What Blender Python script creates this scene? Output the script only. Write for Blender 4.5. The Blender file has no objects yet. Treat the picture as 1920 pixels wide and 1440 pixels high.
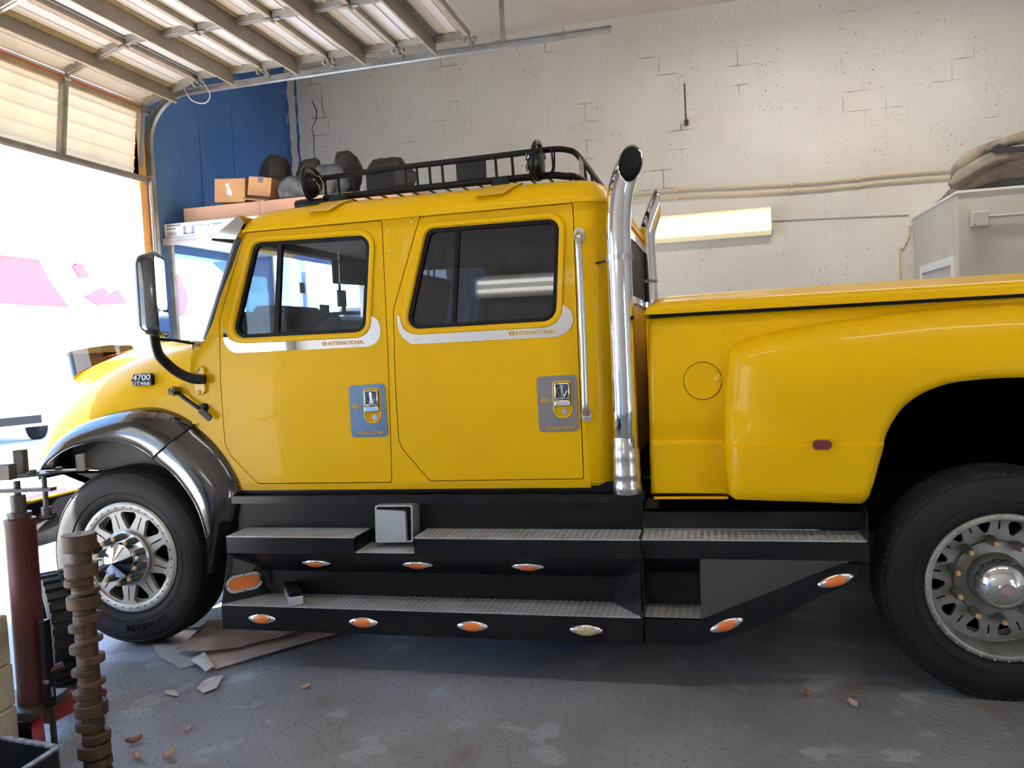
import bpy, bmesh, math, random
from math import sin, cos, pi, radians, sqrt, atan2
from mathutils import Vector, Matrix
from mathutils.geometry import delaunay_2d_cdt
random.seed(7)
S = bpy.context.scene
COL = S.collection

# ------------------------------------------------------------------ camera
cam_data = bpy.data.cameras.new('camera'); cam_data.sensor_width = 36; cam_data.lens = 29.0625
cam_data.clip_end = 300
cam = bpy.data.objects.new('camera', cam_data); COL.objects.link(cam)
YAW, PITCH, ROLL = 0.24356, -0.04831, 0.05003
f_ = Vector((-sin(YAW)*cos(PITCH), cos(YAW)*cos(PITCH), sin(PITCH)))
r0 = Vector((cos(YAW), sin(YAW), 0)); d0 = f_.cross(r0)
if d0.z > 0: d0 = -d0
rt = r0*cos(ROLL) + d0*sin(ROLL); dn = -r0*sin(ROLL) + d0*cos(ROLL)
m = Matrix((rt, -dn, -f_)).transposed().to_4x4(); m.translation = Vector((0, -3.981, 1.6157))
cam.matrix_world = m
S.camera = cam

# ------------------------------------------------------------------ world, sun, exposure
S.view_settings.view_transform = 'Standard'; S.view_settings.look = 'None'
S.view_settings.exposure = -1.02; S.view_settings.gamma = 1.0; S.view_settings.use_curve_mapping = False
W = bpy.data.worlds.new('sky'); S.world = W; W.use_nodes = True
nt = W.node_tree; nt.nodes.clear()
wo = nt.nodes.new('ShaderNodeOutputWorld'); bg = nt.nodes.new('ShaderNodeBackground')
# clear blue sky, paler towards the horizon
tcw = nt.nodes.new('ShaderNodeTexCoord'); spw = nt.nodes.new('ShaderNodeSeparateXYZ'); rmp = nt.nodes.new('ShaderNodeValToRGB')
rmp.color_ramp.elements[0].position = 0.0; rmp.color_ramp.elements[0].color = (0.60, 0.78, 1.0, 1)
rmp.color_ramp.elements[1].position = 0.6; rmp.color_ramp.elements[1].color = (0.26, 0.50, 1.0, 1)
nt.links.new(tcw.outputs['Generated'], spw.inputs[0]); nt.links.new(spw.outputs[2], rmp.inputs[0])
SKY_STRENGTH = 15.0
bg.inputs['Strength'].default_value = SKY_STRENGTH
nt.links.new(rmp.outputs[0], bg.inputs[0]); nt.links.new(bg.outputs[0], wo.inputs[0])

def light(name, kind, loc, energy, color=(1,1,1), direction=None, **kw):
    d = bpy.data.lights.new(name, kind); d.energy = energy; d.color = color
    for k, v in kw.items(): setattr(d, k, v)
    o = bpy.data.objects.new(name, d); COL.objects.link(o); o.location = loc
    if direction is not None: o.rotation_euler = Vector(direction).to_track_quat('-Z', 'Y').to_euler()
    return o
SUN_DIR = (1.0, 0.70, -0.95)
light('sun', 'SUN', (-12, -10, 12), 215.0, (1.0, 0.95, 0.87), SUN_DIR, angle=radians(0.6))

def portal(name, loc, sx, sy, direction):
    o = light(name, 'AREA', loc, 1.0, direction=direction, shape='RECTANGLE', size=sx, size_y=sy)
    o.data.cycles.is_portal = True
    return o

# ------------------------------------------------------------------ materials
MATS = {}
def mat(name, color, rough=0.5, metal=0.0, coat=0.0, spec=0.5, noise=None, bump=None, emit=None, estr=0, trans=0.0):
    """procedural principled material; noise=(scale, second colour, amount, lo, hi), bump=(scale, strength)"""
    m = bpy.data.materials.new(name); m.use_nodes = True; MATS[name] = m
    t = m.node_tree; b = t.nodes['Principled BSDF']
    b.inputs['Base Color'].default_value = (*color, 1); b.inputs['Roughness'].default_value = rough
    b.inputs['Metallic'].default_value = metal; b.inputs['Coat Weight'].default_value = coat
    b.inputs['Coat Roughness'].default_value = 0.04; b.inputs['Specular IOR Level'].default_value = spec
    b.inputs['Transmission Weight'].default_value = trans
    if emit: b.inputs['Emission Color'].default_value = (*emit, 1); b.inputs['Emission Strength'].default_value = estr
    if noise or bump: tc = t.nodes.new('ShaderNodeTexCoord')
    if noise:
        sc, c2, amt, lo, hi = noise
        n = t.nodes.new('ShaderNodeTexNoise'); n.inputs['Scale'].default_value = sc; n.inputs['Detail'].default_value = 6
        t.links.new(tc.outputs['Object'], n.inputs['Vector'])
        r = t.nodes.new('ShaderNodeMapRange'); r.inputs[1].default_value = lo; r.inputs[2].default_value = hi; r.inputs[4].default_value = amt
        t.links.new(n.outputs['Fac'], r.inputs[0])
        x = t.nodes.new('ShaderNodeMix'); x.data_type = 'RGBA'
        x.inputs[6].default_value = (*color, 1); x.inputs[7].default_value = (*c2, 1)
        t.links.new(r.outputs[0], x.inputs[0]); t.links.new(x.outputs[2], b.inputs['Base Color'])
    if bump:
        n = t.nodes.new('ShaderNodeTexNoise'); n.inputs['Scale'].default_value = bump[0]; n.inputs['Detail'].default_value = 4
        t.links.new(tc.outputs['Object'], n.inputs['Vector'])
        bp = t.nodes.new('ShaderNodeBump'); bp.inputs['Strength'].default_value = bump[1]; bp.inputs['Distance'].default_value = 0.01
        t.links.new(n.outputs['Fac'], bp.inputs['Height']); t.links.new(bp.outputs[0], b.inputs['Normal'])
    return m

def glass(name, tint, fres=1.5):
    m = bpy.data.materials.new(name); m.use_nodes = True; t = m.node_tree; t.nodes.clear(); MATS[name] = m
    o = t.nodes.new('ShaderNodeOutputMaterial'); x = t.nodes.new('ShaderNodeMixShader')
    tr = t.nodes.new('ShaderNodeBsdfTransparent'); tr.inputs[0].default_value = (*tint, 1)
    g = t.nodes.new('ShaderNodeBsdfGlossy'); g.inputs['Roughness'].default_value = 0.02
    lw = t.nodes.new('ShaderNodeLayerWeight'); pw = t.nodes.new('ShaderNodeMath'); pw.operation = 'POWER'; pw.inputs[1].default_value = 5
    fr = t.nodes.new('ShaderNodeMath'); fr.operation = 'MULTIPLY_ADD'; f0 = ((fres-1)/(fres+1))**2; fr.inputs[1].default_value = 1-f0; fr.inputs[2].default_value = f0
    t.links.new(lw.outputs['Facing'], pw.inputs[0]); t.links.new(pw.outputs[0], fr.inputs[0])
    t.links.new(fr.outputs[0], x.inputs[0]); t.links.new(tr.outputs[0], x.inputs[1]); t.links.new(g.outputs[0], x.inputs[2])
    t.links.new(x.outputs[0], o.inputs[0])
    return m

Y = mat('yellow_paint', (0.72, 0.412, 0.0015), 0.32, coat=0.11, spec=0.09, noise=(3.0, (0.66, 0.37, 0.0015), 0.6, 0.35, 0.75))
YD = mat('yellow_paint_worn', (0.70, 0.41, 0.002), 0.4, coat=0.3)
BK = mat('black_gloss_paint', (0.009, 0.009, 0.011), 0.16, coat=0.6, noise=(6, (0.03, 0.029, 0.028), 0.5, 0.5, 0.8))
BKS = mat('black_satin', (0.005, 0.005, 0.006), 0.4, spec=0.15)
BKD = mat('black_dusty_steel', (0.006, 0.0065, 0.009), 0.28, noise=(9, (0.018, 0.017, 0.016), 0.8, 0.5, 0.8), spec=0.2)
RUB = mat('rubber_tyre', (0.006, 0.0063, 0.0067), 0.65, noise=(4, (0.014, 0.0135, 0.013), 0.8, 0.4, 0.8), spec=0.2)
SEAL = mat('black_rubber_seal', (0.004, 0.004, 0.004), 0.6, spec=0.12)
LET = mat('amber_lettering', (0.50, 0.26, 0.012), 0.6, spec=0.1)
CH = mat('chrome', (0.80, 0.80, 0.82), 0.06, 1.0)
MIR = mat('mirror_strip', (0.78, 0.76, 0.73), 0.03, 1.0)
MIRD = mat('dark_mirror_plate', (0.30, 0.30, 0.30), 0.05, 1.0)
CHD = mat('dusty_chrome', (0.58, 0.56, 0.54), 0.25, 0.9)
AL = mat('cast_aluminium', (0.56, 0.505, 0.43), 0.42, 0.6, noise=(14, (0.45, 0.40, 0.33), 0.7, 0.4, 0.8))
ALD = mat('dirty_aluminium', (0.30, 0.29, 0.26), 0.5, 0.6, noise=(14, (0.18, 0.17, 0.15), 0.8, 0.4, 0.7))
TRD = mat('tread_plate_steel', (0.50, 0.50, 0.52), 0.42, 0.45, noise=(7, (0.34, 0.32, 0.27), 0.9, 0.42, 0.68))
STS = mat('brushed_stainless', (0.60, 0.58, 0.54), 0.36, 0.75)
AMB = mat('amber_lens', (0.72, 0.17, 0.02), 0.25, coat=0.6, bump=(260, 0.4))
RED = mat('red_lens', (0.09, 0.012, 0.012), 0.2, coat=0.6)
CLR = mat('clear_diode_lens', (0.42, 0.30, 0.16), 0.3, coat=0.6, noise=(160, (0.75, 0.62, 0.4), 0.9, 0.5, 0.6))
GRY = mat('grey_nut_cover', (0.10, 0.11, 0.11), 0.22, 0.5)
TAN = mat('tan_nut_tip', (0.62, 0.34, 0.13), 0.6)
GLA = glass('clear_glass', (0.93, 0.95, 0.95), 1.38)
TINT = glass('tinted_glass', (0.22, 0.225, 0.235), 1.55)
BUG = glass('smoked_acrylic', (0.24, 0.165, 0.07), 1.4)
TRIM = mat('dark_grey_cabin_trim', (0.028, 0.029, 0.032), 0.6)
LGT = mat('grey_headliner', (0.30, 0.31, 0.31), 0.8)
SEAT = mat('grey_seat_fabric', (0.06, 0.06, 0.062), 0.85, bump=(60, 0.2))
GALV = mat('galvanised_steel', (0.36, 0.36, 0.35), 0.42, 0.7, noise=(8, (0.22, 0.21, 0.20), 0.8, 0.4, 0.7))
STRUT = mat('brown_grey_strut', (0.20, 0.175, 0.145), 0.6, noise=(5, (0.13, 0.11, 0.09), 0.8, 0.4, 0.7))
DOORW = mat('white_door_skin', (0.90, 0.89, 0.87), 0.55, noise=(2.2, (0.70, 0.66, 0.58), 0.8, 0.52, 0.85))
ORG = mat('orange_weather_strip', (0.62, 0.20, 0.06), 0.6)
BLUE = mat('blue_wall_paint', (0.046, 0.115, 0.30), 0.8, noise=(1.6, (0.066, 0.15, 0.36), 0.9, 0.4, 0.7), bump=(22, 0.25), spec=0.15)
CYAN = mat('cyan_enamel', (0.05, 0.38, 0.72), 0.45)
CEIL = mat('ceiling_plaster', (0.55, 0.50, 0.44), 0.9, noise=(1.5, (0.46, 0.41, 0.36), 0.9, 0.4, 0.7))
JAMB = mat('rusty_orange_jamb', (0.62, 0.36, 0.14), 0.7)
COND = mat('tan_conduit', (0.55, 0.43, 0.27), 0.5)
BOOTH = mat('booth_grey_paint', (0.50, 0.48, 0.42), 0.7, noise=(1.2, (0.43, 0.41, 0.35), 0.9, 0.4, 0.7))
WHT = mat('white_enamel', (0.80, 0.79, 0.76), 0.4)
GREYP = mat('grey_paint_plastic', (0.45, 0.44, 0.41), 0.5)
CARD = mat('brown_cardboard', (0.30, 0.165, 0.075), 0.85, noise=(6, (0.22, 0.12, 0.055), 0.9, 0.4, 0.7))
PINK = mat('pale_kraft_cardboard', (0.62, 0.36, 0.24), 0.85, noise=(3, (0.55, 0.31, 0.20), 0.9, 0.4, 0.7))
FCARD = mat('pale_floor_cardboard', (0.47, 0.345, 0.27), 0.9, noise=(6, (0.36, 0.26, 0.20), 0.9, 0.4, 0.7))
CARDF = mat('dirty_floor_cardboard', (0.33, 0.25, 0.185), 0.9, noise=(7, (0.20, 0.145, 0.10), 0.95, 0.4, 0.65))
CARDW = mat('torn_white_cardboard', (0.55, 0.52, 0.49), 0.9, noise=(9, (0.38, 0.33, 0.28), 0.9, 0.45, 0.7))
PAPER = mat('white_printed_carton', (0.85, 0.85, 0.84), 0.6)
INK = mat('blue_grey_ink', (0.13, 0.17, 0.32), 0.7)
INKD = mat('dark_ink', (0.05, 0.05, 0.07), 0.7)
CLOTH = mat('brown_canvas', (0.20, 0.165, 0.125), 0.95, noise=(7, (0.105, 0.09, 0.075), 0.95, 0.4, 0.65), bump=(45, 0.5))
CLOTHD = mat('dark_canvas_and_shade', (0.03, 0.03, 0.033), 0.95)  # rolled canvas end, and the painted shade in the hollow
BAGD = mat('dark_grey_plastic', (0.012, 0.011, 0.011), 0.6, noise=(6, (0.026, 0.022, 0.019), 0.8, 0.4, 0.7), spec=0.3)
BAGG = mat('blue_grey_plastic', (0.030, 0.034, 0.042), 0.6, noise=(10, (0.02, 0.022, 0.028), 0.8, 0.4, 0.7))
RJACK = mat('oxide_red_paint', (0.062, 0.009, 0.009), 0.5, noise=(5, (0.034, 0.007, 0.006), 0.9, 0.45, 0.75))
RJACKB = mat('bright_red_paint', (0.20, 0.012, 0.012), 0.45)
OLDS = mat('greasy_steel', (0.055, 0.050, 0.045), 0.5, 0.5, noise=(8, (0.12, 0.10, 0.085), 0.8, 0.45, 0.75))
RUST = mat('rust_brown_steel', (0.050, 0.029, 0.018), 0.6, 0.3, noise=(16, (0.085, 0.043, 0.022), 0.9, 0.4, 0.7))
STUMP = mat('cream_weathered_timber', (0.50, 0.46, 0.34), 0.85, noise=(5, (0.27, 0.23, 0.15), 0.9, 0.48, 0.7))
LEAF = mat('dry_leaf', (0.28, 0.135, 0.075), 0.8)
SHELF = mat('painted_shelf_board', (0.30, 0.32, 0.36), 0.7)
BWALL = mat('white_stucco', (0.92, 0.91, 0.90), 0.9)
REDW = mat('red_signboard', (0.52, 0.10, 0.095), 0.8)
ASPH = mat('pale_concrete_drive', (0.72, 0.71, 0.70), 0.9, noise=(1.2, (0.64, 0.63, 0.62), 0.9, 0.4, 0.7))
TUBE = mat('fluorescent_tube', (0.9, 0.9, 0.9), 0.4, emit=(1.0, 0.97, 0.90), estr=30.0)
BADGE = mat('badge_silver', (0.34, 0.35, 0.36), 0.35, 0.3)

POL = mat('polished_tread_lug', (0.74, 0.75, 0.78), 0.3, 0.5)
# sun-lit fibreglass door skin lets some daylight through
_t = DOORW.node_tree; _b = _t.nodes['Principled BSDF']; _tl = _t.nodes.new('ShaderNodeBsdfTranslucent'); _tl.inputs[0].default_value = (0.85, 0.80, 0.70, 1)
_m = _t.nodes.new('ShaderNodeMixShader'); _m.inputs[0].default_value = 0.12; _o = _t.nodes['Material Output']
_t.links.new(_b.outputs[0], _m.inputs[1]); _t.links.new(_tl.outputs[0], _m.inputs[2]); _t.links.new(_m.outputs[0], _o.inputs[0])
# the front wall is blue only beyond the far jamb, cream on the near side
_t = BLUE.node_tree; _b = _t.nodes['Principled BSDF']; _src = _b.inputs['Base Color'].links[0].from_socket
_g = _t.nodes.new('ShaderNodeNewGeometry'); _s = _t.nodes.new('ShaderNodeSeparateXYZ'); _t.links.new(_g.outputs['Position'], _s.inputs[0])
_c = _t.nodes.new('ShaderNodeMath'); _c.operation = 'GREATER_THAN'; _c.inputs[1].default_value = 1.0; _t.links.new(_s.outputs[1], _c.inputs[0])
_x = _t.nodes.new('ShaderNodeMix'); _x.data_type = 'RGBA'; _x.inputs[6].default_value = (0.66, 0.63, 0.57, 1)
_t.links.new(_c.outputs[0], _x.inputs[0]); _t.links.new(_src, _x.inputs[7]); _t.links.new(_x.outputs[2], _b.inputs['Base Color'])

# wall paint: painted concrete block with courses, dirt specks, soft stains
def wall_material(name, base, dirt, blue_band=None, blue=(0.06, 0.14, 0.40)):
    m = bpy.data.materials.new(name); m.use_nodes = True; MATS[name] = m
    t = m.node_tree; b = t.nodes['Principled BSDF']; b.inputs['Roughness'].default_value = 0.75
    N = t.nodes.new; L = t.links.new
    geo = N('ShaderNodeNewGeometry'); sep = N('ShaderNodeSeparateXYZ'); L(geo.outputs['Position'], sep.inputs[0])
    add = N('ShaderNodeMath'); add.operation = 'ADD'; L(sep.outputs[0], add.inputs[0]); L(sep.outputs[1], add.inputs[1])
    comb = N('ShaderNodeCombineXYZ'); L(add.outputs[0], comb.inputs[0]); L(sep.outputs[2], comb.inputs[1])
    br = N('ShaderNodeTexBrick'); br.inputs['Scale'].default_value = 1.0
    br.inputs['Brick Width'].default_value = 0.406; br.inputs['Row Height'].default_value = 0.2
    br.inputs['Mortar Size'].default_value = 0.006; br.inputs['Mortar Smooth'].default_value = 0.6; br.inputs['Bias'].default_value = 0
    br.inputs[1].default_value = (1,1,1,1); br.inputs[2].default_value = (0.93,0.93,0.93,1); br.inputs[3].default_value = (0,0,0,1)
    L(comb.outputs[0], br.inputs[0])
    n1 = N('ShaderNodeTexNoise'); n1.inputs['Scale'].default_value = 0.8; n1.inputs['Detail'].default_value = 7; L(geo.outputs['Position'], n1.inputs[0])
    n2 = N('ShaderNodeTexNoise'); n2.inputs['Scale'].default_value = 34; n2.inputs['Detail'].default_value = 3; L(geo.outputs['Position'], n2.inputs[0])
    n3 = N('ShaderNodeTexNoise'); n3.inputs['Scale'].default_value = 3.2; n3.inputs['Detail'].default_value = 3; L(geo.outputs['Position'], n3.inputs[0])
    r1 = N('ShaderNodeMapRange'); r1.inputs[1].default_value = 0.38; r1.inputs[2].default_value = 0.72; L(n1.outputs[0], r1.inputs[0])
    r2 = N('ShaderNodeMapRange'); r2.inputs[1].default_value = 0.635; r2.inputs[2].default_value = 0.70; L(n2.outputs[0], r2.inputs[0])
    r3 = N('ShaderNodeMapRange'); r3.inputs[1].default_value = 0.45; r3.inputs[2].default_value = 0.62; L(n3.outputs[0], r3.inputs[0])
    mul = N('ShaderNodeMath'); mul.operation = 'MULTIPLY'; L(r2.outputs[0], mul.inputs[0]); L(r3.outputs[0], mul.inputs[1])
    mx = N('ShaderNodeMix'); mx.data_type = 'RGBA'; mx.inputs[6].default_value = (*base, 1); mx.inputs[7].default_value = (*dirt, 1); L(r1.outputs[0], mx.inputs[0])
    spk = N('ShaderNodeMix'); spk.data_type = 'RGBA'; spk.inputs[7].default_value = (0.16, 0.14, 0.12, 1); L(mul.outputs[0], spk.inputs[0]); L(mx.outputs[2], spk.inputs[6])
    inv = N('ShaderNodeMath'); inv.operation = 'SUBTRACT'; inv.inputs[0].default_value = 1.0; L(br.outputs['Fac'], inv.inputs[1])
    # broken dark cracks along some joints
    n4 = N('ShaderNodeTexNoise'); n4.inputs['Scale'].default_value = 1.9; n4.inputs['Detail'].default_value = 5; L(geo.outputs['Position'], n4.inputs[0])
    r4 = N('ShaderNodeMapRange'); r4.inputs[1].default_value = 0.60; r4.inputs[2].default_value = 0.68; L(n4.outputs[0], r4.inputs[0])
    ck = N('ShaderNodeMath'); ck.operation = 'MULTIPLY'; L(br.outputs['Fac'], ck.inputs[0]); L(r4.outputs[0], ck.inputs[1])
    jl = N('ShaderNodeMath'); jl.operation = 'MULTIPLY'; jl.inputs[1].default_value = 0.035; L(br.outputs['Fac'], jl.inputs[0])
    jm = N('ShaderNodeMath'); jm.operation = 'MAXIMUM'; L(jl.outputs[0], jm.inputs[0]); L(ck.outputs[0], jm.inputs[1])
    ckm = N('ShaderNodeMix'); ckm.data_type = 'RGBA'; ckm.inputs[7].default_value = (0.13, 0.11, 0.09, 1); L(jm.outputs[0], ckm.inputs[0]); L(spk.outputs[2], ckm.inputs[6])
    last = ckm
    if blue_band:
        gx = N('ShaderNodeMath'); gx.operation = 'LESS_THAN'; gx.inputs[1].default_value = blue_band[0]; L(sep.outputs[0], gx.inputs[0])
        gz = N('ShaderNodeMath'); gz.operation = 'LESS_THAN'; gz.inputs[1].default_value = blue_band[1]; L(sep.outputs[2], gz.inputs[0])
        gg = N('ShaderNodeMath'); gg.operation = 'MULTIPLY'; L(gx.outputs[0], gg.inputs[0]); L(gz.outputs[0], gg.inputs[1])
        bm_ = N('ShaderNodeMix'); bm_.data_type = 'RGBA'; bm_.inputs[7].default_value = (*blue, 1); L(gg.outputs[0], bm_.inputs[0]); L(last.outputs[2], bm_.inputs[6])
        last = bm_
    L(last.outputs[2], b.inputs['Base Color'])
    hs = N('ShaderNodeMath'); hs.operation = 'MULTIPLY_ADD'; hs.inputs[1].default_value = 0.25; L(n2.outputs[0], hs.inputs[0]); L(inv.outputs[0], hs.inputs[2])
    bp = N('ShaderNodeBump'); bp.inputs['Strength'].default_value = 0.22; bp.inputs['Distance'].default_value = 0.006
    L(hs.outputs[0], bp.inputs['Height']); L(bp.outputs[0], b.inputs['Normal'])
    return m
WALL = wall_material('cream_painted_block', (0.68, 0.645, 0.57), (0.56, 0.525, 0.46), (-1.3, 2.62))
WALLP = wall_material('plain_painted_block', (0.74, 0.70, 0.64), (0.66, 0.62, 0.56), (-2.75, 1.25), (0.20, 0.34, 0.52))

def floor_material():
    m = bpy.data.materials.new('stained_concrete_floor'); m.use_nodes = True; MATS[m.name] = m
    t = m.node_tree; b = t.nodes['Principled BSDF']; N = t.nodes.new; L = t.links.new
    geo = N('ShaderNodeNewGeometry')
    def noise(sc, det, lo, hi):
        n = N('ShaderNodeTexNoise'); n.inputs['Scale'].default_value = sc; n.inputs['Detail'].default_value = det; L(geo.outputs['Position'], n.inputs[0])
        r = N('ShaderNodeMapRange'); r.inputs[1].default_value = lo; r.inputs[2].default_value = hi; L(n.outputs[0], r.inputs[0]); return r, n
    a, _ = noise(1.1, 8, 0.35, 0.7); s, _ = noise(3.6, 9, 0.60, 0.635); p, pn = noise(38, 5, 0.60, 0.66); rs, _ = noise(2.6, 6, 0.58, 0.75)
    def mixc(fac, c1, c2, amt):
        x = N('ShaderNodeMix'); x.data_type = 'RGBA'
        if isinstance(c1, tuple): x.inputs[6].default_value = (*c1, 1)
        else: L(c1, x.inputs[6])
        x.inputs[7].default_value = (*c2, 1)
        k = N('ShaderNodeMath'); k.operation = 'MULTIPLY'; k.inputs[1].default_value = amt; L(fac.outputs[0], k.inputs[0]); L(k.outputs[0], x.inputs[0])
        return x.outputs[2]
    c = mixc(a, (0.25, 0.256, 0.268), (0.145, 0.144, 0.147), 1.0)
    c = mixc(s, c, (0.34, 0.37, 0.40), 0.55)
    c = mixc(rs, c, (0.12, 0.085, 0.06), 0.7)
    c = mixc(p, c, (0.07, 0.067, 0.064), 0.5)
    L(c, b.inputs['Base Color'])
    b.inputs['Roughness'].default_value = 0.42
    bp = N('ShaderNodeBump'); bp.inputs['Strength'].default_value = 0.45; bp.inputs['Distance'].default_value = 0.012
    L(pn.outputs[0], bp.inputs['Height']); L(bp.outputs[0], b.inputs['Normal'])
    return m
FLOOR = floor_material()

# ------------------------------------------------------------------ geometry helpers
def fillet(poly, r, n=5):
    """round the corners of a closed 2-D polygon; r number or per-corner list"""
    out = []; k = len(poly)
    for i in range(k):
        p = Vector(poly[i]); a = Vector(poly[i-1]); b = Vector(poly[(i+1) % k]); rr = r[i] if isinstance(r, (list, tuple)) else r
        u = (a-p); v = (b-p); lu, lv = u.length, v.length; u.normalize(); v.normalize()
        ang = math.acos(max(-1, min(1, u.dot(v))))
        if rr <= 0 or ang > pi-0.05: out.append(tuple(p)); continue
        d = min(rr/math.tan(ang/2), lu*0.48, lv*0.48); rr2 = d*math.tan(ang/2)
        c = p + (u+v).normalized()*(rr2/sin(ang/2)); s = p+u*d; e = p+v*d
        a0 = atan2(s.y-c.y, s.x-c.x); a1 = atan2(e.y-c.y, e.x-c.x); da = (a1-a0+pi) % (2*pi)-pi
        for j in range(n+1): out.append((c.x+rr2*cos(a0+da*j/n), c.y+rr2*sin(a0+da*j/n)))
    return out
def smooth(pts, n=6, closed=False):
    """Catmull-Rom through points of any dimension"""
    P = [Vector(p) for p in pts]; k = len(P); out = []
    for i in range(k if closed else k-1):
        if closed: a, b, c, d = P[i-1], P[i], P[(i+1) % k], P[(i+2) % k]
        else: a, b, c, d = P[max(i-1, 0)], P[i], P[i+1], P[min(i+2, k-1)]
        for j in range(n):
            t = j/n
            out.append(0.5*((2*b)+(c-a)*t+(2*a-5*b+4*c-d)*t*t+(3*b-a-3*c+d)*t**3))
    if not closed: out.append(P[-1])
    return [tuple(q) for q in out]
def inside(p, poly):
    x, y = p; c = False; j = len(poly)-1
    for i in range(len(poly)):
        xi, yi = poly[i]; xj, yj = poly[j]
        if (yi > y) != (yj > y) and x < (xj-xi)*(y-yi)/(yj-yi)+xi: c = not c
        j = i
    return c
def dist_poly(p, pts):
    best = 9
    for i in range(len(pts)-1):
        ax, ay = pts[i]; bx, by = pts[i+1]; dx, dy = bx-ax, by-ay; L2 = dx*dx+dy*dy or 1e-9
        t = max(0, min(1, ((p[0]-ax)*dx+(p[1]-ay)*dy)/L2)); best = min(best, math.hypot(p[0]-ax-t*dx, p[1]-ay-t*dy))
    return best
def ell(cx, cz, a, b, n=28, rot=0):
    return [(cx+a*cos(2*pi*i/n)*cos(rot)-b*sin(2*pi*i/n)*sin(rot), cz+a*cos(2*pi*i/n)*sin(rot)+b*sin(2*pi*i/n)*cos(rot)) for i in range(n)]
def stadium(cx, cz, a, b, n=8, rot=0):
    pts = [(a-b+b*cos(-pi/2+pi*i/n), b*sin(-pi/2+pi*i/n)) for i in range(n+1)] + [(-(a-b)+b*cos(pi/2+pi*i/n), b*sin(pi/2+pi*i/n)) for i in range(n+1)]
    return [(cx+x*cos(rot)-y*sin(rot), cz+x*sin(rot)+y*cos(rot)) for x, y in pts]

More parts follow.
